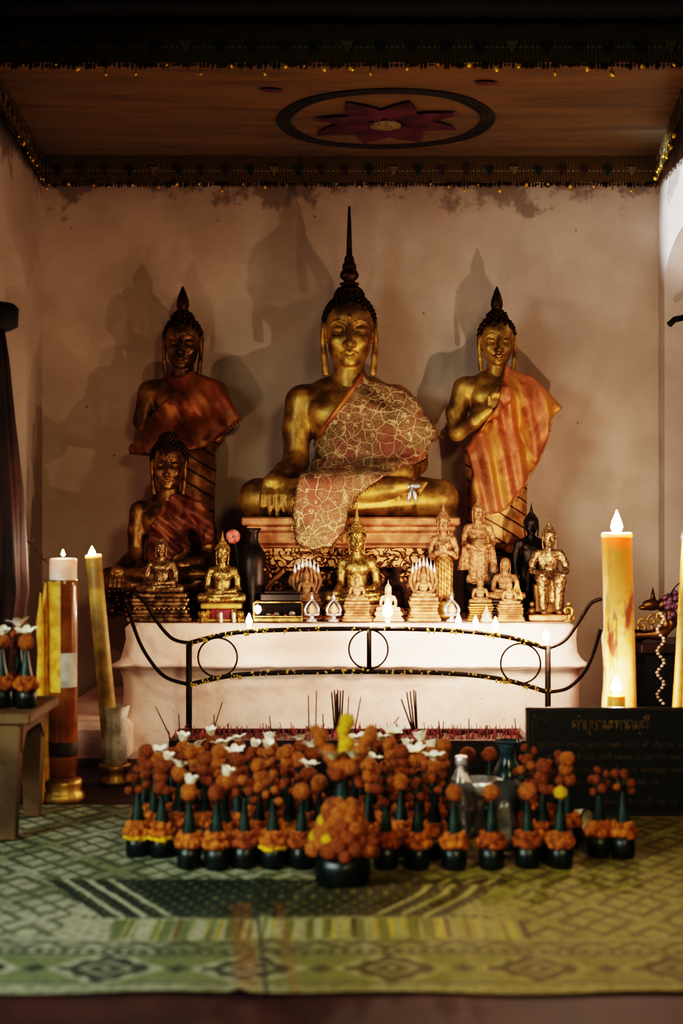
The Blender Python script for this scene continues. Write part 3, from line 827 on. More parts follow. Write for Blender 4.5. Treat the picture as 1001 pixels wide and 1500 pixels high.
# ------------------------------------------------------------------ main seated statue and its carved stand
d = 4.46; ppm = F/d
def on_legs(g):
    """extra volume for the lace that falls over the crossed legs and hangs down in front"""
    g.box((-.125,-.335,.0), (.115,.022,.155), .02, .03); g.box((-.02,-.29,.14), (.19,.05,.05), .04, .05)
def arm_cape(g):
    g.chain([(.2,.05,.55),(.30,.03,.46),(.345,.0,.33)], [.085,.1,.075], .06); g.box((.2,.0,.36), (.1,.07,.12), .03, .06)
    g.chain([(.3,.03,.46),(.385,.02,.36)], [.06,.045], .05)
lace_top = [(.055,.66),(.1,.62),(.21,.59),(.30,.54),(.35,.45),(.412,.37),(.36,.335),(.345,.26),(.29,.235),(.24,.225),(.1,.215),(-.04,.23),(-.12,.26),(-.17,.33),(-.135,.37),(-.1,.42),(-.02,.53)]
lace_low = [(-.17,.27),(-.05,.25),(.08,.25),(.25,.25),(.21,.2),(.12,.16),(.04,.10),(-.01,.02),(-.02,-.06),(-.08,-.125),(-.16,-.14),(-.23,-.11),(-.25,.02),(-.22,.17)]
H0 = .717
main = figure('seated_buddha', 'large gilded seated Buddha at the centre with lace sash and tall spire', (X(512,d), d, Z(757,d)), H0, 's', 'bhumi', M['gold'], M['hair'], 'spire', hi=True, curls=(420,.085),
    robes=(('lace_sash', M['lace'], dict(poly=lace_top, t=.013, extra=arm_cape, fold=(.0035,30,46,0), ragged=.0015), 'pink-gold lace sash over the left shoulder'),
           ('lace_skirt', M['lace'], dict(poly=lace_low, t=.012, extra=on_legs, fold=(.004,60,14,1), ragged=.0025), 'lace end spread over the legs and hanging below the knees')))
# sash border: rolled satin edge along the diagonal
def front_of(fd, x, z, t):
    i = int(round((x-fd.lo[0])/fd.cell)); k = int(round((z-fd.lo[2])/fd.cell)); col = fd.f[i, :, k]
    j = int(np.argmax(col < 0)); return fd.lo[1]+j*fd.cell-t
fdm = seated('bhumi', .0062)
edge = [(.055,.645),(.02,.585),(-.02,.53),(-.06,.475),(-.1,.42),(-.132,.37)]
fr = MB(); fq = random.Random(6)
for pl, dz in ((lace_low, -.02), (lace_top, -.012)):
    n = len(pl)
    for i in range(n):
        p, r = pl[i], pl[(i+1)%n]
        if pl is lace_top and not (4 <= i <= 10): continue
        if pl is lace_low and not (5 <= i <= 12): continue
        L = math.hypot(r[0]-p[0], r[1]-p[1]); m_ = max(2, int(L/.006))
        for k in range(m_):
            t = (k+fq.random())/m_; x, z = p[0]+(r[0]-p[0])*t, p[1]+(r[1]-p[1])*t
            y = front_of(fdm, max(-.5, min(.5, x*.95)), max(-.14, min(.7, z)), .016)
            if pl is lace_low: y = min(y, -.34 if z < .14 else y); y = max(y, -.365)
            else: y = min(.05, max(y, -.10))
            if y < -.41: continue
            fr.tube([(x*H0, y*H0, z*H0),((x+fq.uniform(-.012,.014))*H0, (y-fq.uniform(0,.012))*H0, (z+dz*fq.uniform(.5,1.6))*H0)], [.0016,.0008], 4)
o = obj('gold_fringe', fr, M['brass'], main); o['kind'] = 'stuff'
obj('sash_border', MB().tube([(x*H0, front_of(fdm, x, z, .012)*H0, z*H0) for x, z in edge], .0085, 8, 1.6), M['robe_right'], main, label='pink satin border of the sash')
bow = MB()
for s in (-1,1): bow.ball((.27*H0+s*.013, -.30*H0, .135*H0), (.016,.008,.009), 2)
bow.ball((.27*H0, -.31*H0, .135*H0), .007, 2)
for s in (-1,1): bow.tube([(.27*H0, -.31*H0, .13*H0),(.27*H0+s*.008, -.315*H0, .10*H0),(.27*H0+s*.012, -.312*H0, .065*H0)], [.004,.006,.005], 6, .4)
tag(obj('ribbon_bow', bow, M['white_enamel'], None, tuple(main.location)), 'small white ribbon tied on the foot of the large seated statue', 'ribbon')
thr = MB(); zt = 0
for z0, z1, hx, hy in ((-.026,0,.340,.205),(-.045,-.026,.326,.19),(-.085,-.045,.322,.185),(-.098,-.085,.33,.19)):
    thr.box((.003,-.02,(z0+z1)/2), (hx,hy,(z1-z0)/2), None, .005)
obj('throne', thr, M['pinkgold'], main, label='rose-gilt stepped throne slab under the crossed legs')
zt = main.location.z-.098                              # top of the carved stand
stand = thing('carved_stand', 'carved openwork gilt wooden stand carrying the large central statue', 'stand', (X(513,d), d-.02, .395))
hs = zt-.395
obj('stand_top', MB().box((0,0,hs-.011), (.295,.185,.011), None, .003).box((0,0,hs-.004), (.305,.19,.004)), M['carved'], stand)
obj('frieze', MB().box((0,0,hs-.04), (.285,.175,.018), None, .003), M['carved'], stand)
obj('core', MB().box((0,.03,(hs-.05)/2), (.27,.13,(hs-.06)/2)), M['carved_dark'], stand)
obj('plinth', MB().box((0,0,.012), (.295,.185,.012), None, .004), M['carved'], stand)
def spiral(cx, cz, r, turns, a0, y, sgn=1, n=28):
    return [Vector((cx+sgn*r*(1-t)*math.cos(a0+turns*2*PI*t), y, cz+r*(1-t)*math.sin(a0+turns*2*PI*t))) for t in [i/n*.88 for i in range(n+1)]]
for s in (-1,1):
    b = MB()
    for cx, cz, r, a0 in ((.245,.155,.036,0),(.19,.165,.03,2),(.23,.085,.032,4),(.265,.115,.02,1),(.17,.115,.024,5),(.215,.04,.024,3),(.12,.17,.024,1),(.265,.05,.018,2)):
        b.tube(spiral(s*cx, cz, r, 1.4, a0, -.165, s), [.0075*(1-.6*i/28) for i in range(29)], 8)
        b.ball((s*cx, -.168, cz), .006, 2)
    b.tube(smooth_path([(s*.275,-.16,.02),(s*.26,-.17,.09),(s*.22,-.172,.13),(s*.15,-.17,.19),(s*.06,-.17,.205)]), .008, 8)
    obj('scroll_bracket', b, M['carved'], stand)
b = MB()
for i in range(9):
    a = PI*i/8; b.tube([(0,-.165,.2),(.05*math.cos(a)*1.2,-.172,.2-.09*math.sin(a)-.02)], [.009,.004], 6)
for i in (-2,-1,1,2): b.tube(spiral(i*.045, .12, .026, 1.3, i, -.166, 1 if i > 0 else -1), .006, 8)
obj('centre_carving', b, M['carved'], stand)

# ------------------------------------------------------------------ tall standing statues
d = 4.52; k = F/d
def flap_r(g): g.chain([(.125,.03,.70),(.19,.0,.64),(.245,-.03,.585)], [.055,.04,.018], .04); g.chain([(.16,.0,.62),(.19,-.0,.5),(.15,.0,.4)], [.05,.04,.03], .05)
rob_r = [(.035,.785),(.085,.745),(.135,.735),(.26,.60),(.205,.54),(.20,.47),(.16,.37),(.10,.27),(.02,.175),(-.05,.16),(-.12,.20),(-.105,.33),(-.13,.44),(-.07,.52),(-.015,.60),(.005,.68)]
Hr = 357/k
srt = figure('standing_buddha', 'golden standing Buddha on the right, hand at chest, amber satin robe', (X(729,d), d, Z(812,d)), Hr, 't', 'chest', M['gold'], M['hair'], 'flame', hi=True, curls=(150,.15),
    robes=(('satin_robe', M['robe_right'], dict(poly=rob_r, t=.0155, extra=flap_r, fold=(.007,85,18,0)), None),))
obj('pleated_skirt', drape(standing('chest', .0045), [(-.14,.44),(.14,.44),(.15,.2),(.14,.04),(-.14,.04),(-.15,.2)], .004), M['pleated_gold'], srt).scale = (Hr,)*3
e = [(.215,.545),(.205,.48),(.165,.38),(.105,.28),(.03,.19),(-.05,.165)]
def border(fd, pts, H, t, r, m, parent, nm='robe_border'):
    path = smooth_path([Vector((x*H, front_of(fd, x, z, t)*H if abs(x) < .13 else -.02*H, z*H)) for x, z in pts], 6)
    b = MB(); b.tube(path, r, 7)
    for i, p in enumerate(path[::2]): b.ball(p, r*1.7, 1)
    return obj(nm, b, m, parent)
border(standing('chest', .0045), e, Hr, .012, .0032, M['pinkgold'], srt)
def ped(w, dp, z, name='pedestal'): return MB().box((0,0,z*.5), (w,dp,z*.5), None, .006).box((0,0,z-.012), (w*1.05,dp*1.05,.012), None, .004)
hz = srt.location.z-.395
tag(obj('statue_pedestal', ped(.105,.085,hz), M['darkwood'], None, (srt.location.x, d, .395)), 'dark wooden block under the standing statue with the amber robe', 'pedestal')
d = 4.60; k = F/d; Hl = 372/k
def flap_l(g):
    g.chain([(.12,.03,.70),(.17,.0,.63),(.21,-.02,.58)], [.05,.045,.02], .05)
    g.chain([(-.15,.02,.55),(-.1,-.02,.47),(.05,-.04,.45),(.15,-.03,.53)], [.05,.06,.06,.05], .06); g.chain([(-.15,0,.5),(-.195,-.01,.452)], [.03,.014], .03)
rob_l = [(-.07,.745),(.0,.745),(.04,.77),(.1,.742),(.15,.72),(.235,.575),(.17,.52),(.1,.46),(.02,.44),(-.1,.43),(-.205,.435),(-.21,.47),(-.14,.5),(-.135,.58),(-.10,.61),(-.02,.68)]
slt = figure('standing_buddha', 'dusky standing Buddha on the left wearing a rust satin cape with fringed hem', (X(267,d), d, Z(828,d)), Hl, 't', 'hidden', M['bronze'], M['hair'], 'flame', hi=True, curls=(150,.15),
    robes=(('satin_cape', M['robe_left'], dict(poly=rob_l, t=.015, extra=flap_l, fold=(.006,70,40,1)), None),))
obj('pleated_skirt', drape(standing('hidden', .0045), [(-.16,.46),(.2,.52),(.2,.3),(.15,.04),(-.14,.04),(-.16,.2)], .004), M['pleated_gold'], slt).scale = (Hl,)*3
b = MB()
for i in range(26):
    t = i/25; x = .225-.30*t; z = (.575-.13*min(1, t*1.4)); y = -.03-.05*math.sin(PI*min(1, t*1.2))
    b.tube([(x*Hl, y*Hl, z*Hl),((x+.006)*Hl, (y-.008)*Hl, (z-.022)*Hl)], [.003,.001], 5)
o = obj('cape_fringe', b, M['pinkgold'], slt); o['kind'] = 'stuff'
tag(obj('statue_pedestal', ped(.105,.075,slt.location.z-.395), M['darkwood'], None, (slt.location.x, d, .395)), 'dark block under the standing statue with the rust cape, behind the seated one', 'pedestal')

# ------------------------------------------------------------------ seated statue on the left
d = 4.36; k = F/d; Hs = 222/k
rob_s = [(-.02,.62),(.05,.66),(.12,.63),(.24,.60),(.32,.50),(.345,.38),(.33,.33),(.26,.31),(.2,.335),(.1,.27),(-.02,.19),(-.13,.16),(-.17,.25),(-.15,.35),(-.12,.44),(-.05,.55)]
sls = figure('seated_buddha', 'dim bronze seated Buddha in a dark red robe in front of the left standing statue', (X(247,d), d, Z(868,d)), Hs, 's', 'bhumi', M['bronze'], M['hair'], None, hi=True, curls=(300,.1), sx=.9,
    robes=(('satin_robe', M['robe_red'], dict(poly=rob_s, t=.012, extra=lambda g: g.chain([(.2,.05,.56),(.3,.03,.45),(.31,0,.36)], [.08,.085,.07], .05), fold=(.008,40,60,0)), 'dark red satin robe over one shoulder'),))
obj('lotus_throne', lotus_base(.225, sls.location.z-.395, .58, 26).move(lambda v: v-Vector((0,0,sls.location.z-.395))), M['gold_dark'], sls)

# ------------------------------------------------------------------ smaller statues on the altar ledge
ZA = .395
def small(name, label, px, d, seat_py, top_py, mud, metal, hairm, fin, base=None, **kw):
    H = (seat_py-top_py)*d/F
    t = figure(name, label, (X(px,d), d, Z(seat_py,d)), H, 's', mud, metal, hairm, fin, **kw)
    hb = t.location.z-ZA
    if base:
        nm, mb, m = base(H, hb); mb.move(lambda v: v-Vector((0,0,hb))); obj(nm, mb, m, t)
    return t
def tb(wf, df, m, tiers=((0,1),(.16,.94),(.28,.86),(.42,.8),(.56,.86),(.7,.92),(.84,.84),(1,0)), nm='stepped_base'):
    return lambda H, hb: (nm, tiered(H*wf, H*df, hb, tiers), m)
sb = small('seated_buddha', 'small worn silver-gilt seated Buddha with bright face on a beaded tiered base', 236, 4.09, 868, 791, 'dhyana', M['silverish'], M['silverish'], None, tb(1.22,.66,M['silverish']), headk=.92, sx=.92)
b = MB(); Hh = 77*4.09/F
for i in range(13): b.ball((( i-6)*.0145,-.33*Hh*.86-.004,-.045), .0042, 2)
obj('bead_row', b, M['brass'], sb)
sg = small('seated_buddha', 'small gilt seated Buddha with pointed topknot on a base with red plaque', 326, 4.10, 882, 797, 'dhyana', M['brass'], M['gold'], 'needle', None, sx=.88)
hb = sg.location.z-ZA
obj('throne', MB().box((0,0,-.009), (.062,.05,.009), None, .004).box((0,.01,-.034), (.046,.036,hb/2-.012), None, .003).box((0,0,-hb+.004), (.07,.055,.004), None, .002), M['gold'], sg)
pl = obj('plaque', MB().box((0,-.038,-.040), (.030,.004,.021), None, .002), M['red'], sg, label='dark red plaque on the base')
b = MB().ring((-.006,-.0425,-.038), .010, .0012, (0,1,0), 4, 6); b.ball((-.006,-.0425,-.038), (.005,.001,.006), 1)
obj('plaque_emblem', b, M['palegold'], pl)
for s in (-1,1):
    b = MB().ball((s*.054,-.02,-.045), (.016,.03,.02), 3).ball((s*.054,-.05,-.035), (.011,.013,.013), 3)
    b.tube(smooth_path([(s*.054,-.06,-.036),(s*.054,-.068,-.048),(s*.056,-.066,-.06)]), [.005]*8+[.004]*9, 8)
    for q in (-1,1):
        b.ball((s*.054+q*.011,-.046,-.033), (.003,.009,.011), 2)
        for yy in (-.036,-.004): b.tube([(s*.054+q*.009, yy, -.05),(s*.054+q*.009, yy, -hb)], .006, 8)
    obj('elephant', b, M['gold'], sg)
cg = small('seated_buddha', 'medium golden seated Buddha with flame spire in front of the carved stand', 523, 4.175, 884, 772, 'bhumi', M['brass'], M['gold'], 'needle', tb(.98,.62,M['palegold']), hi=True, curls=(240,.11), sx=.86, finscale=1.5)
figs = [
 ('tiny pale gilt seated Buddha on a stepped base before the medium golden one', 523, 4.07, 880, 845, 'dhyana', M['palegold'], 'needle', tb(1.25,.9,M['palegold'])),
 ('cream miniature seated Buddha directly behind the brightest altar candle flame', 569, 4.09, 895, 858, 'dhyana', M['cream'], 'needle', tb(1.25,.9,M['cream'])),
 ('tiny dark seated Buddha on a brown base below the bowl-bearing statue', 704, 4.10, 883, 848, 'dhyana', M['tan'], 'bud', tb(1.2,.9,M['bronze'])),
 ('tiny pale seated Buddha in front of a tan figure, gilt flame panel beside', 747, 4.07, 885, 853, 'dhyana', M['palegold'], 'bud', tb(1.3,.95,M['palegold'])),
]
for lab, px, d, sp, tp, mu, m, fin, bs in figs:
    small('miniature_buddha', lab, px, d, sp, tp, mu, m, m, fin, bs, curls=(60,.18))
th = small('seated_buddha', 'plain tan seated figure with smooth round head behind the tiny pale one', 741, 4.14, 877, 818, 'dhyana', M['tan'], M['tan'], None, tb(.9,.7,M['darkwood']), curls=(40,.1), dome=False)
def leaf_panel(w, h, th=.006, n=14):
    L = [(-w*(math.sin(PI*min(1,(i/n)**.6))*.9+.1*(1-i/n))/1, h*i/n) for i in range(n+1)]
    R = [(-x, z) for x, z in reversed(L)][1:]
    return MB().prism(L+R, -th/2, th/2)
tag(obj('flame_panel', leaf_panel(.017,.085), M['brass'], None, (X(757,4.12),4.115,.432)), 'gilt leaf-shaped back panel behind the tiny pale seated Buddha', 'panel')
tag(obj('panel_block', MB().box((0,0,.0195), (.02,.012,.0195), None, .003), M['bronze'], None, (X(757,4.12),4.115,ZA)), 'little bronze block under the gilt leaf panel', 'pedestal')
# hooded many-headed serpent shrines
def naga(label, px, d, seat, top, hood_py, n_heads, metal, tipm):
    t = small('serpent_throne_buddha', label, px, d, seat, top, 'dhyana', metal, metal, 'bud', tb(1.35,1.0,metal), curls=(60,.18))
    H = (seat-top)*d/F; R = H*.62; zb = .1*H
    for i in range(n_heads):
        q = (i-(n_heads-1)/2)/((n_heads-1)/2); top_z = H*1.15+(hood_py)*d/F*(1-abs(q)**1.4)*.75
        b = MB().tube(smooth_path([(q*R*.45,.22*H,zb),(q*R*.85,.25*H,H*.55),(q*R*.8,.22*H,top_z*.72),(q*R*.72,.1*H,top_z*.86)]), [.10*H*(1-.3*j/24) for j in range(25)], 8)
        hd = obj('serpent_head', b, metal, t)
        obj('crest', MB().lathe([(.055*H,0),(.075*H,.07*H),(.045*H,.2*H),(.02*H,.32*H),(.004*H,.46*H)], 10, (q*R*.72,.1*H,top_z*.84)), tipm, hd)
    obj('coiled_body', MB().lathe([(.5*H,-.14*H),(.55*H,-.09*H),(.5*H,-.04*H),(.52*H,.0),(.47*H,.04*H)], 24, (0,.02*H,0)).move(lambda v: Vector((v.x, v.y*.72, v.z))), metal, t)
    return t
naga('pale gilt Buddha under a hood of silver-tipped serpents beside the crossed-arm statue', 621, 4.08, 874, 838, 16, 7, M['palegold'], M['silver'])
naga('small tan Buddha under a silver-tipped serpent hood left of the golden spire', 449, 4.14, 876, 838, 14, 7, M['tan'], M['silver'])
# small standing figures
def small_st(name, label, px, d, foot, top, arms, metal, fin, base_m, **kw):
    H = (foot-top)*d/F
    t = figure(name, label, (X(px,d), d, Z(foot,d)), H, 't', arms, metal, metal, fin, **kw)
    hb = t.location.z-ZA
    if hb > .012: obj('base', MB().lathe([(.15*H,-hb),(.155*H,-hb*.7),(.12*H,-hb*.55),(.12*H,-hb*.35),(.15*H,-hb*.2),(.14*H,0)], 32, ripple=lambda a, z: .03*abs(math.sin(8*a))), base_m, t)
    return t
cr = small_st('standing_buddha', 'small gilt standing Buddha with crossed arms and tall crown', 650, 4.17, 880, 750, 'cross', M['palegold'], 'needle', M['gold'], curls=(110,.15), headk=1.05, sx=.84)
obj('patterned_robe', drape(standing('cross', .0075), [(-.17,.5),(.17,.5),(.16,.25),(.14,.05),(-.14,.05),(-.16,.25)], .006, None, (.003,160,0,0)), M['pleated_gold'], cr).scale = (130*4.17/F*.84,130*4.17/F,130*4.17/F)
H = 130*4.18/F
obj('patterned_robe', MB(), M['gold'], cr) if False else None
bw = small_st('standing_buddha', 'pale standing Buddha cradling an alms bowl, spire on its head', 701, 4.235, 856, 735, 'bowl', M['palegold'], 'needle', M['darkwood'], curls=(90,.15), headk=.95)
H = 121*4.235/F
obj('alms_bowl', MB().lathe([(.02*H,-.07*H),(.075*H,-.05*H),(.098*H,.0),(.09*H,.045*H),(.07*H,.06*H)], 24, (0,-.115*H,.50*H)), M['tan'], bw)
def wings(g):
    for s in (-1,1): g.chain([(s*.17,.03,.45),(s*.185,.04,.3),(s*.2,.04,.17)], [.03,.045,.05], .03)
obj('flared_robe', drape(standing('bowl', .0075), [(-.2,.47),(-.12,.5),(.12,.5),(.2,.47),(.255,.13),(.13,.13),(.12,.05),(-.1,.05),(-.12,.17),(-.26,.17)], .006, wings, (.003,120,0,0)), M['palegold'], bw).scale = (H,)*3
dk = small_st('standing_buddha', 'slim blackened standing Buddha at the right behind the enthroned one', 779, 4.27, 890, 752, 'down', M['darkwood_fig'], 'needle', M['darkwood_fig'], curls=(90,.15))
# enthroned figure
d = 4.12; H = 128*d/F
en = figure('enthroned_buddha', 'gilt Buddha sitting upright with hands on knees on a slab at the altar end', (X(805,d), d, ZA+.018), H, 't', 'down', M['silverish'], M['silverish'], 'needle', curls=(90,.15), headk=1.05)
for ch in list(en.children):
    if ch.name.startswith('body'): bpy.data.objects.remove(ch)
f = Field((-.36,-.3,-.02), (.36,.28,.80), .008)
f.ell((0,.06,.62), (.13,.08,.1), .05); f.ell((0,.06,.52), (.11,.07,.12), .05); f.ell((0,.05,.42), (.15,.11,.08), .04)
f.cone((-.12,.05,.69), (.12,.05,.69), .045, None, .04); f.cone((0,.05,.7), (0,.03,.79), .048, .042, .03)
for s in (-1,1):
    f.cone((s*.08,.05,.42), (s*.10,-.16,.40), .085, .07, .03); f.cone((s*.10,-.16,.39), (s*.085,-.13,.08), .068, .045, .03); f.ell((s*.085,-.17,.03), (.038,.075,.028), .02)
    f.chain([(s*.145,.05,.68),(s*.19,.03,.57),(s*.195,0,.49)], [.045,.04,.034], .02); f.chain([(s*.195,0,.49),(s*.14,-.13,.475)], [.034,.024], .02)
    f.ell((s*.115,-.17,.475), (.03,.035,.016), .01)
    for i in range(4): f.chain([(s*.115+(i-1.5)*.014,-.195,.475),(s*.115+(i-1.5)*.015,-.232,.46),(s*.113+(i-1.5)*.014,-.24,.435)], [.0085,.008,.0065], .003)
    f.chain([(s*.09,-.17,.475),(s*.07,-.195,.47)], [.009,.007], .003)
f.box((0,-.06,.26), (.13,.07,.14), .04, .04)
hv, hf = head(.075); u = .066*1.05
o = obj('body', join(f.mesh(1), (hv*u+np.array((0,.012,.872)), hf)), M['silverish'], en); o.scale = (H,)*3
obj('throne_seat', MB().box((0,.08*H,.17*H), (.17*H,.10*H,.17*H), None, .004), M['bronze'], en)
obj('slab', MB().box((0,0,-.009), (.068,.055,.009), None, .003), M['pinkgold'], en)
for s, q in ((-1,-.22),(1,.2)):
    b = MB().ball((q*H,-.12*H,.045*H), (.05*H,.06*H,.045*H), 2).ball((q*H,-.15*H,.12*H), (.032*H,.032*H,.036*H), 2)
    obj('kneeling_attendant', b, M['bronze'], en)
b = MB().tube(spiral(0,.03,.017,1.3,-1.2,0), [.0065*(1-.5*i/28) for i in range(29)], 8).tube(smooth_path([(0,0,.002),(.006,0,.012),(.006,0,.02)]), .007, 8).lathe([(.016,0),(.014,.004)], 16)
tag(obj('shell_ornament', b, M['brass'], None, (X(832,4.06),4.06,ZA)), 'curled shiny brass ornament at the far right end of the altar ledge', 'ornament')
# three silvered hoop ornaments
def hoop(px, d, label, w=.03, h=.058):
    t = thing('hoop_ornament', label, 'ornament', (X(px,d), d, ZA), 'silvered hoop ornaments')
    obj('foot', MB().lathe([(w*.55,0),(w*.5,.006),(w*.2,.010),(w*.2,.016),(w*.75,.019),(w*.8,.024)], 20), M['white_enamel'], t)
    for k in range(4):
        a = PI/4+k*PI/2; pts = [(w*r*math.cos(a), w*r*math.sin(a), z) for r, z in ((.8,.024),(.95,.036),(.7,.05),(.2,.062),(.03,.068))]
        obj('arm', MB().tube(smooth_path(pts, 5), .0034, 6), M['white_enamel'], t)
    obj('finial', MB().lathe([(.004,.064),(.006,.07),(.003,.078),(.001,.088)], 10), M['white_enamel'], t)
    obj('inner_jewel', MB().lathe([(w*.35,.024),(w*.5,.034),(w*.3,.046),(.001,.056)], 16), M['cream'], t)
hoop(457, 4.05, 'silvered hoop ornament beside the glass display case')
hoop(489, 4.05, 'silvered hoop ornament just left of the tiny pale gilt Buddha')
hoop(662, 4.05, 'silvered hoop ornament below the crossed-arm standing statue')
b = MB().lathe([(.018,0),(.019,.006),(.014,.014),(.015,.018),(.010,.028),(.006,.034),(.003,.042),(.0005,.05)], 9)
tag(obj('stone_cone', b, M['stone'], None, (X(713,4.045),4.045,ZA)), 'little pale stone cone in front of the tiny dark seated Buddha', 'ornament')
# vase, case, box
va = thing('vase', 'tall dark brown wooden vase right of the Buddha with red plaque', 'vase', (X(371,4.17),4.17,ZA))
obj('vessel', MB().lathe([(.032,0),(.036,.01),(.03,.02),(.034,.06),(.041,.12),(.042,.17),(.036,.20),(.022,.222),(.015,.24),(.017,.262),(.026,.275),(.020,.276),(.012,.26)], 28), M['darkwood_fig'], va)
for s in (-1,1): obj('stud', MB().ball((s*.036,-.018,.12+.03*s), .006, 2), M['brass'], va)
fl = thing('pink_flower', 'dusty pink artificial bloom leaning beside the dark vase', 'flower', (X(350,4.2),4.2,ZA))
obj('stem', MB().tube(smooth_path([(0,0,0),(.0,.0,.12),(-.006,-.01,.2),(-.016,-.012,.245)]), .0025, 6), M['stem'], fl)
b = MB()
for i in range(12): a = i*2.4; b.ball((-.016+.012*math.cos(a),-.015-.008*(i%2),.25+.012*math.sin(a)), (.011,.007,.011), 2)
obj('bloom', b, M['pink'], fl)
gc = thing('display_case', 'low glass display case with gilt edges holding small trinkets', 'display case', (X(408,4.07),4.07,ZA))
w, dp, h = .073, .035, .058
b = MB().box((0,0,.006), (w,dp,.006), None, .002)
for sx in (-1,1):
    for sy in (-1,1): b.box((sx*(w-.0015), sy*(dp-.0015), .012+(h-.012)/2), (.0015,.0015,(h-.012)/2))
for sy in (-1,1): b.box((0, sy*(dp-.0015), h), (w,.0015,.0015))
for sx in (-1,1): b.box((sx*(w-.0015), 0, h), (.0015,dp,.0015))
b.box((0,-dp,.016), (w,.001,.0015))
obj('gilt_frame', b, M['brass'], gc)
obj('backing', MB().box((0,dp-.004,.034), (w-.003,.001,.022)), M['darkwood'], gc)
obj('glass_pane', MB().box((0,-dp+.002,.035), (w-.003,.0006,.022)), M['glass'], gc)
for i, (x, r) in enumerate(((-.03,.007),(-.018,.005),(-.006,.008),(.02,.004),(.04,.009))):
    o = obj('trinket', MB().ball((0,0,r), (r*1.2,r*.9,r), 2, .12, random.Random(i)), M['silver'] if i in (0,2,4) else M['pink'], None, (gc.location.x+x, 4.065+.004*i, ZA+.012))
    tag(o, 'tiny trinket lying inside the low glass display case', 'trinket', 'trinkets in the display case')
tag(obj('lacquer_box', MB().box((0,0,.012), (.062,.03,.012), None, .004).box((0,0,.027), (.05,.025,.004), None, .003), M['darkwood'], None, (X(412,4.075),4.075,ZA+h+.0016)), 'dark lacquer box lying on top of the glass display case', 'box')
# knobbly bundle at the left end
b = MB(); rr = random.Random(4)
for i in range(26):
    b.ball((rr.uniform(-.03,.03), rr.uniform(-.03,.02), rr.uniform(.012,.088)), (rr.uniform(.009,.014),)*3, 2)
tag(obj('bead_cluster', b, M['gold_dark'], None, (X(176,4.12)+.0,4.12,ZA)), 'knobbly dark cluster of beads at the left end of the altar', 'ornament')
# ------------------------------------------------------------------ candles and flames
LIGHTS = []
def flame_mb(h, r): return MB().lathe([(r*.35,0),(r*.85,h*.14),(r,h*.28),(r*.82,h*.48),(r*.48,h*.7),(r*.2,h*.88),(.0004,h)], 14)
def lamp(loc, power, col=(1,.76,.61), r=.012):
    l = bpy.data.lights.new('candle_light', 'POINT'); l.energy = power; l.color = col; l.shadow_soft_size = r
    o = bpy.data.objects.new('candle_light', l); o.location = loc; C.objects.link(o)
def flame(parent, top, h, r, power, m='flame', off=(0,0,0)):
    """wick and flame on a candle; the lamp sits in the flame"""
    obj('wick', MB().tube([(0,0,-.004),(.001,0,h*.18)], .0012, 6), M['wick'], parent, top)
    obj('flame', flame_mb(h, r), M[m], parent, (top[0], top[1], top[2]+h*.12))
    bpy.context.view_layer.update()
    lamp(parent.matrix_world @ Vector((top[0], top[1], top[2]+h*.6)), power)

# iron rail with candle stubs
d = 3.84
rail = thing('candle_rail', 'rusty iron candle rail with rings and curled ends in front of the altar', 'candle rail', (0,d,0))
def R3(px, py): return Vector((X(px,d), 0, Z(py,d)))
def arch(y0, ym, y1):
    return smooth_path([R3(277,y0), R3(340,y0*.45+ym*.55-3), R3(420,y0*.12+ym*.88-1), R3(541,ym), R3(660,ym*.88+y1*.12-1), R3(740,ym*.5+y1*.5-3), R3(803,y1)], 10)
RT, RB = arch(942,921,950), arch(1003,984,1014)
for pts in (RT, RB):
    b = MB().tube(pts, .0068, 8); o = obj('curved_rail', b, M['iron'], rail)
    w = MB(); rw = random.Random(len(o.name)+int(pts[0].z*1e4))
    for i in range(120):
        p = pts[rw.randrange(len(pts))]; L = rw.uniform(.003,.012)
        w.ball((p.x+rw.uniform(-.006,.006), -.004, p.z+rw.uniform(-.008,.007)), (rw.uniform(.002,.005),.004,L*.6), 1)
    q = obj('wax_drips', w, M['wax_drip'], o); q['kind'] = 'stuff'
for px, y0 in ((277,939),(803,946)):
    obj('post', MB().tube([(X(px,d),0,0),(X(px,d),0,Z(y0,d))], .0085, 10), M['iron'], rail)
obj('centre_bar', MB().tube([R3(541,919), R3(541,984)], .0072, 8), M['iron'], rail)
for px, py, r in ((319,963,.055),(540,951,.055),(763,972,.056)):
    obj('ring', MB().ring((X(px,d),.0,Z(py,d)), r, .0028, (0,1,0), 48, 6), M['iron'], rail)
for pts in ([(277,942),(252,935),(228,908),(212,882),(196,868)], [(277,1003),(240,990),(212,955),(196,918),(186,882)], [(803,950),(828,938),(850,908),(866,884),(882,877)], [(803,1014),(832,1008),(856,985),(870,955),(880,922)]):
    obj('curled_end', MB().tube(smooth_path([R3(*p) for p in pts], 8), .0052, 8), M['iron'], rail)
stubs = [(365,926,'stub candle burning on the left of the iron rail',.032,1.5,.009),(568,915,'bright stub candle burning near the middle of the iron rail',.055,4.2,.014),
         (672,926,'burning stub candle on the iron rail, first right of the bright one',.030,1.5,.008),(697,929,'burning stub candle on the iron rail, second right of the bright one',.028,1.5,.008),
         (726,934,'burning stub candle on the iron rail, third right of the bright one',.032,1.7,.009),(800,945,'burning stub candle at the right post of the iron rail',.034,2.0,.010)]
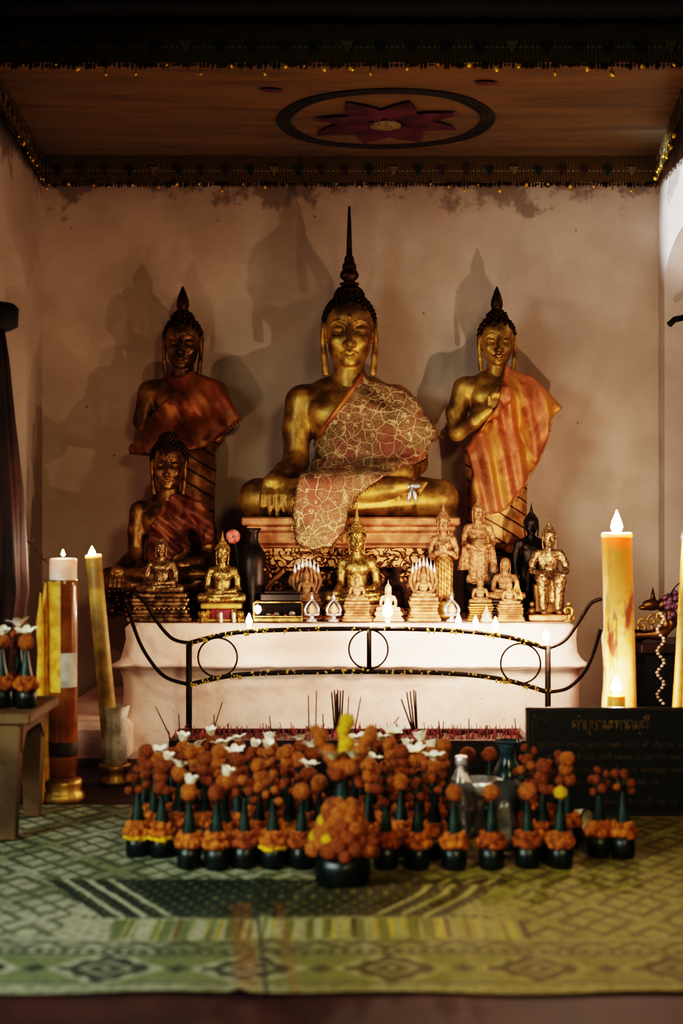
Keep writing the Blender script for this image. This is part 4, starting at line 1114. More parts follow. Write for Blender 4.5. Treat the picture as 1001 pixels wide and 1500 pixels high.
for px, py, lab, h, pw, r in stubs:
    # the rail height right under this stub
    near = min(RT, key=lambda p: abs(p.x-X(px,d))); zt = near.z+.006; hc = (.010 if px != 568 else .020)
    t = thing('stub_candle', lab, 'candle', (X(px,d), d, zt), 'stub candles on the iron rail')
    obj('wax', MB().lathe([(.009,0),(.0075,.003),(.006,hc*.6),(.0062,hc)], 12), M['wax_w'], t)
    flame(t, (0,0,hc), h, r, pw, 'flame_small')
for px, lab in ((324,'thin unlit white candle on the altar edge below the red plaque, left of two'),(343,'thin unlit white candle on the altar edge, right of two')):
    t = thing('thin_candle', lab, 'candle', (X(px,4.02),4.02,ZA))
    obj('wax', MB().lathe([(.0045,0),(.0042,.026),(.002,.030)], 12), M['wax_w'], t); obj('wick', MB().tube([(0,0,.029),(0,0,.034)], .0008, 5), M['wick'], t)

# big candles
d = 3.55; zt = Z(784,d); c = thing('pillar_candle', 'tall scorched pillar candle burning at right, wax run down its side', 'candle', (X(914,d), d, 0))
lean = -.018; rr = random.Random(2); rows = []
def wax_col(R, h, lean, wob, n=34, seg=28, seed=1):
    q = random.Random(seed); ph = [q.uniform(0,6) for _ in range(6)]; rows = []
    for j in range(n+1):
        z = h*j/n; r = []
        for i in range(seg+1):
            a = 2*PI*(i%seg)/seg; k = 1+wob*(math.sin(3*a+ph[0])*.5+math.sin(5*a+ph[1]+z*4)*.4+math.sin(2*a+z*9+ph[2])*.5)*(1.2-z/h)
            r.append((lean*z/h+R*k*math.cos(a), R*k*math.sin(a), z))
        rows.append(r)
    b = MB().sheet(rows); b.add([(lean+R*.9*math.cos(2*PI*i/24), R*.9*math.sin(2*PI*i/24), h-.006) for i in range(24)], [tuple(range(24))]); return b
obj('wax_column', wax_col(.0385, zt, lean*1.0, .07), M['wax_old'], c)
b = MB(); b.tube(smooth_path([(-.041,-.015,.52),(-.05,-.02,.43),(-.046,-.022,.3),(-.05,-.02,.2),(-.046,-.016,.1)]), [.006]*10+[.011]*10+[.012]*10+[.010]*3, 8)
b.tube(smooth_path([(-.03,-.036,.45),(-.028,-.043,.3),(-.03,-.044,.18),(-.025,-.044,.06)]), [.005]*10+[.009]*10+[.010]*5, 8)
b.tube(smooth_path([(.034,.0,.2),(.045,-.012,.12),(.048,-.012,.02)]), [.006]*8+[.010]*9, 8)
obj('wax_run', b, M['wax_old'], c)
rim = MB().ring((lean,0,zt), .0345, .0065, (0,0,1), 28, 8); obj('wax_rim', rim, M['wax_w'], c)
flame(c, (lean,0,zt-.002), .060, .015, 13)
d = 3.42; zt = Z(1018,d); c = thing('small_candle', 'small pillar candle burning low behind the black sign', 'candle', (X(903,d), d, 0))
obj('wax_column', MB().lathe([(.026,0),(.024,.02),(.0225,zt-.004),(.021,zt)], 24), M['wax_y'], c); flame(c, (0,0,zt), .044, .013, 1.5)
d = 3.5; c = thing('pillar_candle', 'thick yellow candle cut by the right edge of the photo', 'candle', (X(1004,d), d, 0))
zt = Z(792,d); o = obj('wax_column', wax_col(.046, zt, .04, .03, seed=4), M['wax_y'], c)
b = MB()
for i, (x, y) in enumerate(((-.038,-.03),(-.015,-.046))): b.tube([(x,y,0),(x+.012,y,zt*.4),(x+.03,y,zt*(.93-.1*i))], [.011,.009,.005], 8)
obj('wax_run', b, M['wax_old'], c)
obj('clear_wrap', MB().lathe([(.038,zt-.03),(.045,zt+.01),(.03,zt+.05),(.012,zt+.075),(.02,zt+.095)], 20, (.036,0,0), ripple=lambda a, z: .06*math.sin(7*a)), M['plastic'], c)
d = 3.4; zt = Z(818,d); c = thing('pillar_candle', 'thick candle in an amber sleeve with white top, left of the altar', 'candle', (X(92.5,d), d, 0))
obj('lotus_foot', MB().lathe([(.048,0),(.052,.012),(.048,.022),(.042,.03),(.046,.045),(.044,.055),(.036,.058)], 40, ripple=lambda a, z: .05*abs(math.sin(7*a))), M['gold'], c)
obj('wax_column', MB().lathe([(.0335,.05),(.0335,zt-.006),(.031,zt)], 28), M['wax_w'], c)
obj('amber_sleeve', MB().lathe([(.0352,.06),(.036,.12),(.0355,zt-.07),(.0365,zt-.055),(.0352,zt-.053)], 28), M['amber'], c)
obj('dark_band', MB().lathe([(.0362,.115),(.0372,.118),(.0372,.148),(.0362,.15)], 28), M['band'], c)
g = [[(.0366*math.cos(a), .0366*math.sin(a), z) for a in [math.radians(x) for x in range(272, 351, 6)]] for z in (Z(1005,d), Z(985,d), Z(970,d), Z(955,d))]
obj('paper_label', MB().sheet(g), M['paper'], c, label='crumpled blank white paper label')
g = [[(.0368*math.cos(a), .0368*math.sin(a), z) for a in [math.radians(x) for x in range(188, 274, 7)]] for z in (Z(1012,d), Z(960,d), Z(900,d), zt-.056)]
obj('yellow_strip', MB().sheet(g), M['wax_y'], c)
obj('wick', MB().tube([(0,0,zt-.003),(.001,0,zt+.012)], .0016, 6), M['wick'], c)
obj('flame', flame_mb(.016,.0045), M['flame_small'], c, (0,0,zt+.006)); lamp((X(92.5,d), d-.0, zt+.03), .5)
for i, (px, y0, dd) in enumerate(((59,868,3.36),(67,853,3.385),(63,885,3.41))):
    t = thing('thin_yellow_candle', ('slim yellow candle, leftmost and frontmost of the bundle beside the amber-sleeved candle','slim yellow candle, tallest of the bundle touching the amber-sleeved candle','slim yellow candle, shortest and rearmost of the bundle left of the amber-sleeved candle')[i], 'candle', (X(px,dd), dd, 0), 'slim yellow candle bundle')
    hz = Z(y0,dd); q = random.Random(i)
    obj('wax', MB().tube([(q.uniform(-.002,.002), 0, hz*j/14) for j in range(15)], [.0095+q.uniform(-.0015,.002) for j in range(13)]+[.006,.002], 10), M['wax_y'], t)
    obj('wick', MB().tube([(0,0,hz-.002),(0,0,hz+.008)], .0009, 5), M['wick'], t)
d = 3.62; x0, x1 = X(166,d), X(137,d); zt = Z(815,d); zb = Z(1130,d); dirv = Vector((x1-x0, 0, zt-zb))
c = thing('leaning_candle', 'long dull yellow candle leaning left, burning, in a cloth-wrapped holder', 'candle', (x0,d,0))
R = Vector((0,0,1)).rotation_difference(dirv).to_matrix(); L = dirv.length
obj('wax_column', MB().lathe([(.0225,0),(.023,.1),(.0215,L*.5),(.021,L-.006),(.018,L)], 24).move(lambda v: R @ v+Vector((0,0,zb))), M['wax_dull'], c)
obj('wax_rim', MB().ring((0,0,L), .018, .0045, (0,0,1), 24, 8).move(lambda v: R @ v+Vector((0,0,zb))), M['wax_w'], c)
flame(c, tuple(R @ Vector((-.004,0,L-.002))+Vector((0,0,zb))), .026, .009, 3.5, 'flame_small')
b = MB().lathe([(.03,.05),(.033,.1),(.031,.17),(.036,.205),(.03,.206),(.026,.1)], 30, (.004,0,0), ripple=lambda a, z: .08*math.sin(5*a+z*30)+.04*math.sin(11*a))
obj('cloth_wrap', b, M['cloth_grey'] if 'cloth_grey' in M else M['paper'], c)
obj('lotus_foot', MB().lathe([(.034,0),(.04,.01),(.03,.02),(.034,.035),(.042,.05),(.034,.054)], 36, (.004,0,0), ripple=lambda a, z: .06*abs(math.sin(6*a))), M['gold'], c)
b = MB().tube(smooth_path([P(36,789,3.9),P(48,800,3.88),P(58,815,3.86),P(72,826,3.84),P(82,850,3.84),P(84,960,3.85),Vector((X(84,3.86),3.86,0))]), .0022, 6)
for p in ((44,796),(52,806),(60,816),(66,822)): b.tube([P(p[0],p[1],3.88),P(p[0]+5,p[1]-7,3.87)], [.002,.0008], 5)
tag(obj('dry_twig', b, M['wood']), 'thin bare twig sticking up behind the amber-sleeved candle at left', 'twig')

# ------------------------------------------------------------------ far left: bench table with offerings, draped parasol
d0, d1 = 2.98, 3.30
tb_ = thing('wooden_table', 'low worn wooden table at the left edge with thick legs', 'table', (-.86,3.10,.007))
zt = Z(1046,3.0); x1 = X(52,3.0)+.86
obj('tabletop', MB().box((x1-.30,0,zt-.012), (.30,.15,.012), None, .004), M['wood'], tb_)
for xx, yy in ((x1-.055,-.115),(x1-.055,.115),(x1-.55,-.115),(x1-.55,.115)):
    b = MB(); b.lathe([(.021,0),(.026,.10),(.034,zt-.025)], 4).move(lambda v: Vector(((v.x*math.cos(PI/4)-v.y*math.sin(PI/4))*1.15, (v.x*math.sin(PI/4)+v.y*math.cos(PI/4))*1.15, v.z)))
    b.flat = set(range(len(b.f))); b.move(lambda v: v+Vector((xx,yy,0))); obj('leg', b, M['wood'], tb_)
obj('apron', MB().box((x1-.30,-.125,zt-.05), (.25,.008,.026), None, .002), M['wood'], tb_)
b = MB().prism([(-.11,zt-.024),(.11,zt-.024),(.11,zt-.09),(.07,zt-.05),(-.07,zt-.05),(-.11,zt-.09)], -.006, .006).move(lambda v: Vector((x1-.032+v.y, v.x, v.z)))
obj('side_apron', b, M['wood'], tb_)
pz = thing('folded_parasol', 'dark red cloth of a folded ceremonial parasol at the left edge', 'parasol', (X(-14,3.45),3.45,0))
prof = [(.03,.12),(.07,.42),(.085,.52),(.082,.62),(.074,.78),(.058,.95),(.045,1.1),(.034,1.18)]
obj('folded_cloth', MB().lathe(prof, 60, ripple=lambda a, z: .1*math.sin(9*a+z*2)+.05*math.sin(17*a)), M['cloth_red'], pz)
obj('pole', MB().tube([(0,0,0),(0,0,1.3)], .012, 10), M['darkwood'], pz)
obj('cap', MB().lathe([(.05,1.18),(.068,1.19),(.07,1.235),(.06,1.245),(.02,1.25)], 24), M['black'], pz)
b = MB().box((0,0,0), (.018,.012,.022), None, .003).tube([(-.018,0,.008),(-.055,0,.0),(-.075,0,-.018)], .010, 6)
tag(obj('iron_bracket', b, M['iron'], None, (XR+.051,4.50,Z(468,4.50))), 'dark iron bracket on the right wall below the arched recess', 'bracket')

# far right: carved serpent on a dark stand, bead garland
nd = thing('side_stand', 'dark wooden stand behind the candles at the right edge', 'stand', (X(975,4.2),4.2,0))
hz = Z(938,4.2); obj('top', MB().box((0,0,hz-.015), (.10,.12,.015), None, .004), M['darkwood'], nd); obj('cabinet', MB().box((.006,0,(hz-.03)/2), (.085,.105,(hz-.03)/2)), M['black'], nd)
sv = thing('carved_serpent', 'dark gilded carved serpent resting on the side stand at right', 'carving', (X(955,4.16),4.16,hz))
pts = smooth_path([(-.055,0,.018),(-.02,-.02,.022),(.03,-.02,.03),(.062,0,.06),(.05,.0,.105),(.02,.0,.115)], 9)
obj('body', MB().tube(pts, [.017*(1+.0*i)+.004*math.sin(i*.5) for i in range(len(pts))], 10), M['gold_dark'], sv)
b = MB()
for i in range(4, len(pts)-2, 4): p = pts[i]; b.lathe([(.008,0),(.005,.012),(.0005,.024)], 6, p+Vector((0,0,.012)))
for i in range(3): b.tube(spiral(-.03+.03*i,.055+.01*i,.018,1.3,i,-.005), .004, 6)
obj('crest', b, M['gold'], sv)
obj('head', MB().ball((0,0,.112), (.03,.016,.018), 2).ball((-.022,0,.104), (.018,.012,.009), 2).lathe([(.01,0),(.006,.018),(.001,.04)], 8, (.004,0,.124)), M['gold_dark'], sv)
ga = thing('bead_garland', 'hanging garland of white and purple blossoms at the right edge', 'garland', P(984,868,4.05))
b = MB(); b2 = MB(); q = random.Random(5)
for i in range(30):
    b.ball((-.02-.0+.010*math.sin(i*.9)+(-.012), -.0, -.062-.0092*i), (.006,.006,.0055), 1, .15, q)
for i in range(34):
    b2.ball((q.uniform(-.02,.016), q.uniform(-.014,.014), q.uniform(-.075,.005)), .010, 1, .25, q)
obj('bead_string', b, M['stone'], ga); obj('purple_blossoms', b2, M['purple'], ga)
obj('cord', MB().tube(smooth_path([(-.02,0,-.06),(.0,.0,.0),(.03,.01,.03),(.06,.02,.04)]), .002, 5), M['wick'], ga)
pp = thing('bamboo_pole', 'slim upright bamboo pole holding the garland at the right edge', 'pole', (X(998,4.07)+.028,4.07,0)); obj('cane', MB().tube([(0,0,.3*j) for j in range(0,3)]+[(0,0,.72)], [.008,.0085,.008,.007], 8), M['wood'], pp)

# ------------------------------------------------------------------ incense trough
ty0, ty1 = 3.56, 3.76; tx0, tx1 = X(250,3.6), X(772,3.66); th_ = Z(1081,3.60)
tr = thing('incense_trough', 'long dark wooden trough of ash and spent incense before the altar', 'incense holder', ((tx0+tx1)/2,(ty0+ty1)/2,0))
hw = (tx1-tx0)/2
b = MB()
for s in (-1,1): b.box((0,s*.095,th_/2), (hw,.008,th_/2), None, .003); b.box((s*(hw-.008),0,th_/2), (.008,.088,th_/2), None, .003)
b.box((0,0,.006), (hw-.01,.088,.006)); obj('box_boards', b, M['darkwood'], tr)
obj('ash_bed', MB().sheet([[(-hw+.016+(2*hw-.032)*i/60, -.086+.172*j/8, th_-.014+.005*math.sin(i*1.3)*math.cos(j*2)) for i in range(61)] for j in range(9)]), M['sand'], tr)
q = random.Random(21); b = MB()
for i in range(420):
    x = q.uniform(-hw+.02, hw-.02); y = q.uniform(-.08,.08); L = q.choice((.015,.02,.03,.035)); a = q.uniform(-.3,.3)
    b.tube([(x,y,th_-.016),(x+L*a,y,th_-.014+L)], .0011, 4)
o = obj('spent_stubs', b, M['incense_red'], tr); o['kind'] = 'stuff'
def stick(px, py0, py1, d, px1, label, group, m='incense', r=.0017):
    a = Vector((X(px,d), d, th_-.016)); e = P(px1, py1, d)
    t = thing('incense_stick', label, 'incense stick', a, group); v = e-a
    obj('paste', MB().tube([v*.25, v], [r, r*.8], 6), M[m], t); obj('bamboo_foot', MB().tube([(0,0,0), v*.25], r*.6, 5), M['incense_pink'], t)
for i, (a, e, y) in enumerate(((492,486,1014),(494,490,1011),(496,495,1010),(497,499,1012),(499,503,1011),(495,493,1016))): stick(a, 0, y, 3.62+.008*i, e, 'dark incense stick in the tight bundle behind the marigold centrepiece', 'central incense bundle', r=.0026)
for i, (a, e, y) in enumerate(((608,596,1014),(609,601,1012),(611,606,1010),(612,609,1012),(610,588,1024))): stick(a, 0, y, 3.62+.008*i, e, 'dark incense stick in the leaning bundle right of centre', 'right incense bundle', r=.0024)
single = [(453,452,1018,'tall single incense stick left of the central bundle, leftmost of two'),(462,464,1012,'tall single incense stick left of the central bundle, nearer one'),(508,511,1020,'incense stick just right of the central bundle'),(516,529,1021,'incense stick slanting right of the central bundle'),
 (255,228,1035,'incense stick slanting left at the far left of the trough'),(264,262,1046,'short upright incense stick near the left rail post'),(306,326,1028,'pale incense stick slanting right beside the left rail post'),(312,314,1046,'pale upright incense stick right of the left rail post'),(398,395,1048,'short incense stick between rail post and central bundle'),
 (475,473,1046,'short incense stick before the tall pair'),(645,643,1056,'short incense stick right of the leaning bundle, left of two'),(649,650,1056,'short incense stick right of the leaning bundle, right of two'),(560,585,1050,'incense stick leaning right between the two bundles'),(688,687,1052,'short incense stick near the water bottle'),(712,713,1062,'stubby incense stick near the glazed vase'),(758,754,1052,'incense stick beside the sign, leaning left')]
for a, e, y, lab in single: stick(a, 0, y, 3.64+.05*((a*7)%3-1), e, lab, 'single incense sticks')
for i, (px, py) in enumerate(((250,1070),(256,1068),(290,1072),(298,1070),(306,1066),(312,1074),(262,1078),(285,1080))): stick(px, 0, py, 3.60+.01*(i%3), px+(-3,2,4,-2)[i%4], 'short pink spent incense stick at the left end of the trough', 'pink spent sticks', 'incense_pink', .0024)

# ------------------------------------------------------------------ floor mat
g = []
for j in range(81):
    y = 2.035+(3.345-2.035)*j/80; r = []
    for i in range(121):
        x = -1.04+2.09*i/120
        h = .004+.0025*math.sin(x*9+y*3)*math.sin(y*6)+.010*math.exp(-((y-2.56-.03*math.sin(x*7))/.02)**2)*(.5+.5*math.sin(x*5+1))+.006*math.exp(-((x+.14-.02*math.sin(y*9))/.012)**2)*(y < 2.7)
        r.append((x, y+.006*math.sin(x*17) if j == 0 else y, max(.003, h)))
    g.append(r)
MATO = tag(obj('woven_mat', MB().sheet(g), M['mat']), 'green and yellow patterned woven mat spread over the floor', 'mat')

# ------------------------------------------------------------------ sign with Lao lettering
GL = {
 'kho': [[(0,0),(0,.6),(.12,.95),(.42,1.02),(.72,.92),(.8,.6),(.8,0)],[(0,.1),(.12,.45),(.3,.6),(.42,.48),(.32,.36),(.2,.42)]],
 'am': [[(0,.82),(.14,1),(.36,.95),(.42,.7),(.42,0)],[(-.16,1.3),(-.28,1.4),(-.16,1.5),(-.04,1.4),(-.16,1.3)]],
 'aa': [[(0,.82),(.14,1),(.36,.95),(.42,.7),(.42,0)]],
 'bo': [[(.16,.78),(.04,.88),(.12,1.0),(.22,.9),(.12,.7),(.08,.2),(.2,0),(.62,0),(.74,.2),(.74,1)]],
 'uu': [[(-.42,-.22),(-.5,-.3),(-.42,-.38),(-.34,-.3),(-.26,-.22),(-.22,-.35),(-.22,-.62)]],
 'so': [[(.2,.75),(.08,.86),(.16,1),(.26,.9),(.14,.62),(.02,.4),(.14,.08),(.42,0),(.66,.14),(.7,.45),(.56,.72),(.72,.86),(.92,1.08)]],
 'pho': [[(.16,.78),(.04,.88),(.12,1.0),(.22,.9),(.1,.6),(.12,0),(.36,.6),(.6,0),(.76,.45),(.8,1)]],
 'a': [[(.06,.78),(.16,.9),(.06,.98),(0,.84),(.14,.66),(.34,.8)],[(.06,.28),(.16,.4),(.06,.48),(0,.34),(.14,.16),(.34,.3)]],
 'tho': [[(.16,.78),(.04,.88),(.12,1.0),(.22,.9),(.2,.5),(.2,0),(.4,.7),(.6,1),(.78,.85),(.8,.5),(.8,0)]],
 'do': [[(.3,.5),(.42,.4),(.34,.3),(.24,.4),(.16,.05),(.02,.3),(.04,.75),(.2,1),(.55,1),(.76,.8),(.8,.4),(.8,0)]],
 'sa': [[(.3,.5),(.42,.4),(.34,.3),(.24,.4),(.16,.05),(.02,.3),(.04,.75),(.2,1),(.55,.98),(.76,.7),(.78,0)],[(.52,.9),(.72,1.02),(.95,1.2)]],
 'ii': [[(-.75,1.22),(-.6,1.42),(-.35,1.48),(-.12,1.36),(-.08,1.22),(-.75,1.22)],[(-.1,1.3),(-.1,1.62)]],
}
ADV = {'kho':1.0,'am':.62,'aa':.62,'bo':.94,'uu':0,'so':1.0,'pho':1.0,'a':.5,'tho':1.0,'do':1.0,'sa':1.04,'ii':0}
def write(word, x, z, h, y, r):
    b = MB(); sx = h*.78; cx = x
    for gname in word:
        if gname == ' ': cx += .5*sx; continue
        for st in GL[gname]: b.tube(smooth_path([(cx+p[0]*sx, y, z+p[1]*h) for p in st], 3), r, 4, .5)
        cx += ADV[gname]*sx
    return b, cx
def width(word, h): return sum(.5 if g == ' ' else ADV[g] for g in word)*h*.78
d = 3.2; sx0 = X(772,d); sw = .405; sh = Z(1038,d)-.006
sg_ = thing('sign', 'black sign with gold Lao lettering leaning at the lower right', 'sign', (sx0+sw/2, d, .007)); sg_.rotation_euler = (-.10,0,0)
obj('slab', MB().box((0,0,sh/2), (sw/2,.008,sh/2), None, .002), M['plaque'], sg_)
fb = MB()
for s in (-1,1): fb.box((s*(sw/2-.004),-.0085,sh/2), (.004,.002,sh/2)); fb.box((0,-.0085,sh/2+s*(sh/2-.004)), (sw/2,.002,.004))
obj('edge_moulding', fb, M['darkwood'], sg_)
lb = MB()
for s in (-1,1):
    lb.box((s*(sw/2-.015),-.0088,sh/2), (.0007,.0006,sh/2-.03))
for s in (-1,1):
    for i in range(3): lb.tube(spiral(s*(sw/2-.022-.011*i), sh-.022-(.004*i), .006, 1.2, i, -.009, s), .0008, 4); lb.tube(spiral(s*(sw/2-.022), sh-.022-.010*i, .005, 1.2, i+2, -.009, -s), .0008, 4)
obj('corner_flourish', lb, M['letter_dim'], sg_)
title = ['kho','am','bo','uu','so','aa','pho','a','tho','aa','do','pho','uu','sa','ii']
hz = .0225; wt = width(title, hz); b, _ = write(title, -wt/2-.002, Z(1073,d)-.003, hz, -.0095, .0013); obj('heading_text', b, M['letter'], sg_)
q = random.Random(8); names = [n for n in GL if n not in ('uu','ii','am')]
def line(x0, x1, py, h):
    b = MB(); x = x0; z = Z(py,d)-.003
    while x < x1-.02:
        w = []
        for _ in range(q.randint(2,6)):
            w.append(q.choice(names))
            if q.random() < .25: w.append(q.choice(('uu','ii')))
        bb, x = write(w, x, z, h, -.0092, .0007); b.add(bb.v, bb.f); x += h*.7
    return b
for x0, x1, py in ((-.175,.18,1098),(-.155,.18,1116),(-.145,.18,1134),(-.10,.12,1152),(-.03,.16,1180)):
    obj('verse_line', line(x0, x1, py, .0095), M['letter_dim'], sg_)

# ------------------------------------------------------------------ flower offerings
def marigold(seed, sub=3):
    q = random.Random(seed); vs, fs = ico(sub); ph = [Vector((q.gauss(0,1), q.gauss(0,1), q.gauss(0,1))).normalized() for _ in range(60)]
    out = []
    for v in vs:
        p = Vector(v); k = max(p.dot(a) for a in ph); out.append(tuple(p*(.9+.13*max(0,(k-.86)/.14)**.6+q.uniform(-.07,.07))))
    return MB().add(out, fs)
MG = {c: [mesh('marigold', marigold(i), M[c+'_head']) for i in range(3)] for c in ('orange','orange_deep','yellow')}
def blossom_mesh(nm, open_):
    b = MB()
    for k in range(5):
        a = 2*PI*k/5; g = []
        for i in range(6):
            t = i/5; r = .004+open_*.03*t**1.3; z = .026*t*(1.15-open_*.55*t); w = .0105*math.sin(PI*(.12+.8*t))
            g.append([(r*math.cos(a)-s*w*math.sin(a), r*math.sin(a)+s*w*math.cos(a), z+.003*abs(s)) for s in (-1,-.5,0,.5,1)])
        b.sheet(g)
    return mesh(nm, b, M['petal'])
BL = [blossom_mesh('white_blossom', .45), blossom_mesh('white_blossom', .85)]
EYEM = mesh('blossom_heart', MB().ball((0,0,.006), (.005,.005,.006), 2), M['petal_c'])
def pot_mesh(R, h): return MB().lathe([(R*.92,0),(R,.004),(R*1.02,h*.5),(R,h),(R*.8,h+.001)], 20, ripple=lambda a, z: .025*math.cos(6*a))
POT = [mesh('leaf_pot', pot_mesh(.0255,.045), M[k]) for k in ('leaf_dark','leaf_dark')]
CONE = [mesh('leaf_cone', MB().lathe([(.017*s,0),(.0155*s,.02),(.009*s,.058),(.0045*s,.09),(.003*s,.10)], 14, ripple=lambda a, z: .05*math.sin(a*2+z*90)), M['leaf']) for s in (1,1.12)]
def ring_mesh(cols, seed):
    q = random.Random(seed); b = MB(); n = 13
    for i in range(2*n-2):
        up = i >= n; a = 2*PI*i/(n-2*up)+q.uniform(-.1,.1); mm = marigold(i, 2); s = q.uniform(.0095,.0125)
        c = Vector(((.0225-.006*up)*math.cos(a), (.0225-.006*up)*math.sin(a), q.uniform(-.003,.003)+.013*up)); b.add([Vector(v)*s+c for v in mm.v], mm.f)
    return b
RINGS = [mesh('marigold_ring', ring_mesh(0, i), M[c]) for i, c in enumerate(('orange','orange_deep','orange'))]
RINGY = mesh('yellow_ring', ring_mesh(0, 9), M['yellow'])
STK = mesh('stalk', MB().tube([(0,0,0),(0,0,1)], .0014, 5), M['stem'])
KIND = {'single':'one fat marigold ball','white':'a white frangipani on marigold','stack':'stacked marigold balls','spread':'a spray of small marigolds'}
def offering(x, y, z0, kind, label, seed, col='orange', yring=False, s=1.0, lit=True):
    q = random.Random(seed); t = thing('marigold_cone', label, 'flower offering', (x, y, z0), 'marigold leaf cones on the mat' if z0 < .02 else 'marigold leaf cones on the table', q.uniform(0,6.3)); t.scale = (s,s,s)
    link('leaf_pot', POT[0], t)
    link('marigold_ring', RINGS[q.randrange(3)], t, (0,0,.053))
    if yring: k = link('yellow_ring', RINGY, t, (0,0,.043)); k.scale = (1.04,1.04,.7)
    cone = link('leaf_cone', CONE[q.randrange(2)], t, (0,0,.048)); zt = .146
    def ball(dx, dy, z, r, c=None):
        o = link('marigold', MG[c or col][q.randrange(3)], t, (dx, dy, z)); o.scale = (r, r, r*.86); o.rotation_euler = (q.uniform(0,3), q.uniform(0,3), 0)
    def white(z, dx=0, dy=0):
        w = link('white_blossom', BL[q.randrange(2)], t, (dx, dy, z)); w.rotation_euler = (q.uniform(-.3,.3), q.uniform(-.3,.3), q.uniform(0,6)); k = q.uniform(.85,1.1); w.scale = (k,k,k); link('blossom_heart', EYEM, w)
    if kind == 'single': ball(0,0,zt+.012,.0195)
    elif kind == 'yellow': ball(0,0,zt+.010,.0145,'yellow')
    elif kind == 'white':
        ball(0,0,zt+.012,.0205); white(zt+.026)
    elif kind == 'stack':
        for i, r in enumerate((.015,.0165,.018)):
            ball(q.uniform(-.004,.004), q.uniform(-.004,.004), zt+.002+.0235*i, r)
        for i in range(2): a = q.uniform(0,6); ball(.02*math.cos(a), .02*math.sin(a), zt+.01*i, .011, 'orange_deep')
    elif kind in ('spread', 'spreadw'):
        for i in range(7):
            a = 2*PI*i*2/7+q.uniform(-.2,.2); r = q.uniform(.013,.021); z = zt-.006+.045*i/6+q.uniform(-.003,.003)
            st = link('stalk', STK, t, (0,0,.135)); v = Vector((r*math.cos(a), r*math.sin(a), z-.135)); st.rotation_euler = v.to_track_quat('Z', 'Y').to_euler(); st.scale = (1,1,v.length)
            ball(r*math.cos(a), r*math.sin(a), z, q.uniform(.0085,.0108), q.choice((col,'orange_deep')))
        if kind == 'spreadw': ball(0,0,zt+.03,.014); white(zt+.042)
    return t
ORD = ['first','second','third','fourth','fifth','sixth','seventh','eighth','ninth','tenth','eleventh','twelfth','thirteenth','fourteenth']
ROWS = [  # name, depth, [(photo x, kind)...]
 ('front', 2.745, [(277,'white'),(318,'single'),(358,'spread'),(400,'spread'),(442,'single'),(566,'spread'),(612,'spread'),(665,'single'),(720,'single'),(774,'single'),(822,'yellow')]),
 ('second', 2.84, [(202,'spread'),(238,'stack'),(330,'white'),(380,'stack'),(425,'spread'),(468,'single'),(540,'stack'),(588,'single'),(637,'spread'),(795,'stack'),(878,'spread'),(912,'spread')]),
 ('third', 2.925, [(225,'spread'),(262,'white'),(300,'stack'),(348,'stack'),(398,'spread'),(452,'white'),(520,'spread'),(565,'spread'),(614,'spread'),(768,'spread'),(832,'stack')]),
 ('fourth', 3.01, [(212,'stack'),(245,'white'),(283,'stack'),(322,'stack'),(368,'spread'),(418,'stack'),(543,'white'),(590,'stack'),(636,'white'),(812,'spread')]),
 ('fifth', 3.095, [(232,'white'),(268,'single'),(306,'single'),(345,'white'),(392,'spreadw'),(436,'single'),(530,'white'),(572,'stack'),(612,'white'),(650,'stack'),(774,'spread')]),
 ('sixth', 3.18, [(252,'single'),(290,'white'),(328,'white'),(372,'white'),(415,'single'),(458,'white'),(553,'spreadw'),(596,'white'),(634,'white'),(685,'single'),(717,'single')]),
 ('back', 3.265, [(268,'white'),(310,'spreadw'),(350,'white'),(395,'white'),(441,'white'),(525,'white'),(575,'spreadw'),(618,'white')]),
]
KLAB = {'single':'with one fat marigold','yellow':'with one small yellow bloom','white':'with white frangipani over a marigold','stack':'with stacked marigolds','spread':'with a spray of small marigolds','spreadw':'with marigold spray and white frangipani'}
sd = 100
for name, d, items in ROWS:
    for i, (px, kind) in enumerate(items):
        sd += 1; q = random.Random(sd)
        offering(X(px,d), d+q.uniform(-.008,.008), .006, kind, f'leaf cone {KLAB[kind]}, {ORD[i]} from left, {name} row', sd, q.choice(('orange','orange','orange_deep')), yring=(name in ('front','second') and px in (400,202,238)), s=.95)
# large centrepiece
d = 2.63; big = thing('marigold_centrepiece', 'large front marigold offering with mounded base and three flower spires', 'flower offering', (X(502,d), d, .006))
obj('leaf_pot', MB().lathe([(.048,0),(.051,.004),(.053,.03),(.051,.056),(.04,.058)], 28, ripple=lambda a, z: .02*math.cos(8*a)), M['leaf_dark'], big)
q = random.Random(77)
for i in range(64):
    t = (i+.5)/64; z = .06+.098*t; R = .050*(1-t)**.75+.009; a = i*2.39996
    o = link('marigold', MG[q.choice(('orange','orange','orange_deep','yellow','orange_deep','orange'))][i%3], big, (R*math.cos(a), R*math.sin(a), z)); k = q.uniform(.0115,.0185); o.scale = (k,k,k); o.rotation_euler = (q.uniform(0,3),)*3
obj('mound_core', MB().lathe([(.05,.055),(.052,.075),(.036,.12),(.014,.158)], 20), M['orange_deep'], big)
obj('leaf_cone', MB().lathe([(.02,0),(.018,.02),(.012,.055),(.008,.075)], 16, (0,0,.145)), M['leaf'], big)
for k, (dx, c, n) in enumerate(((-.052,'orange',9),(.005,'yellow',8),(.056,'orange',9))):
    for i in range(n):
        t = i/(n-1); o = link('marigold', MG[c if not (c == 'yellow' and i < 3) else 'orange'][i%3], big, (dx*(t**.8)+.004*math.sin(i*2), -.006+.006*(k == 1), .212+(.083 if k != 1 else .098)*t)); r = (.0125+.003*math.sin(i*2.1))*(1 if k != 1 else 1.05); o.scale = (r,r,r*.95); o.rotation_euler = (i,i*2,0)
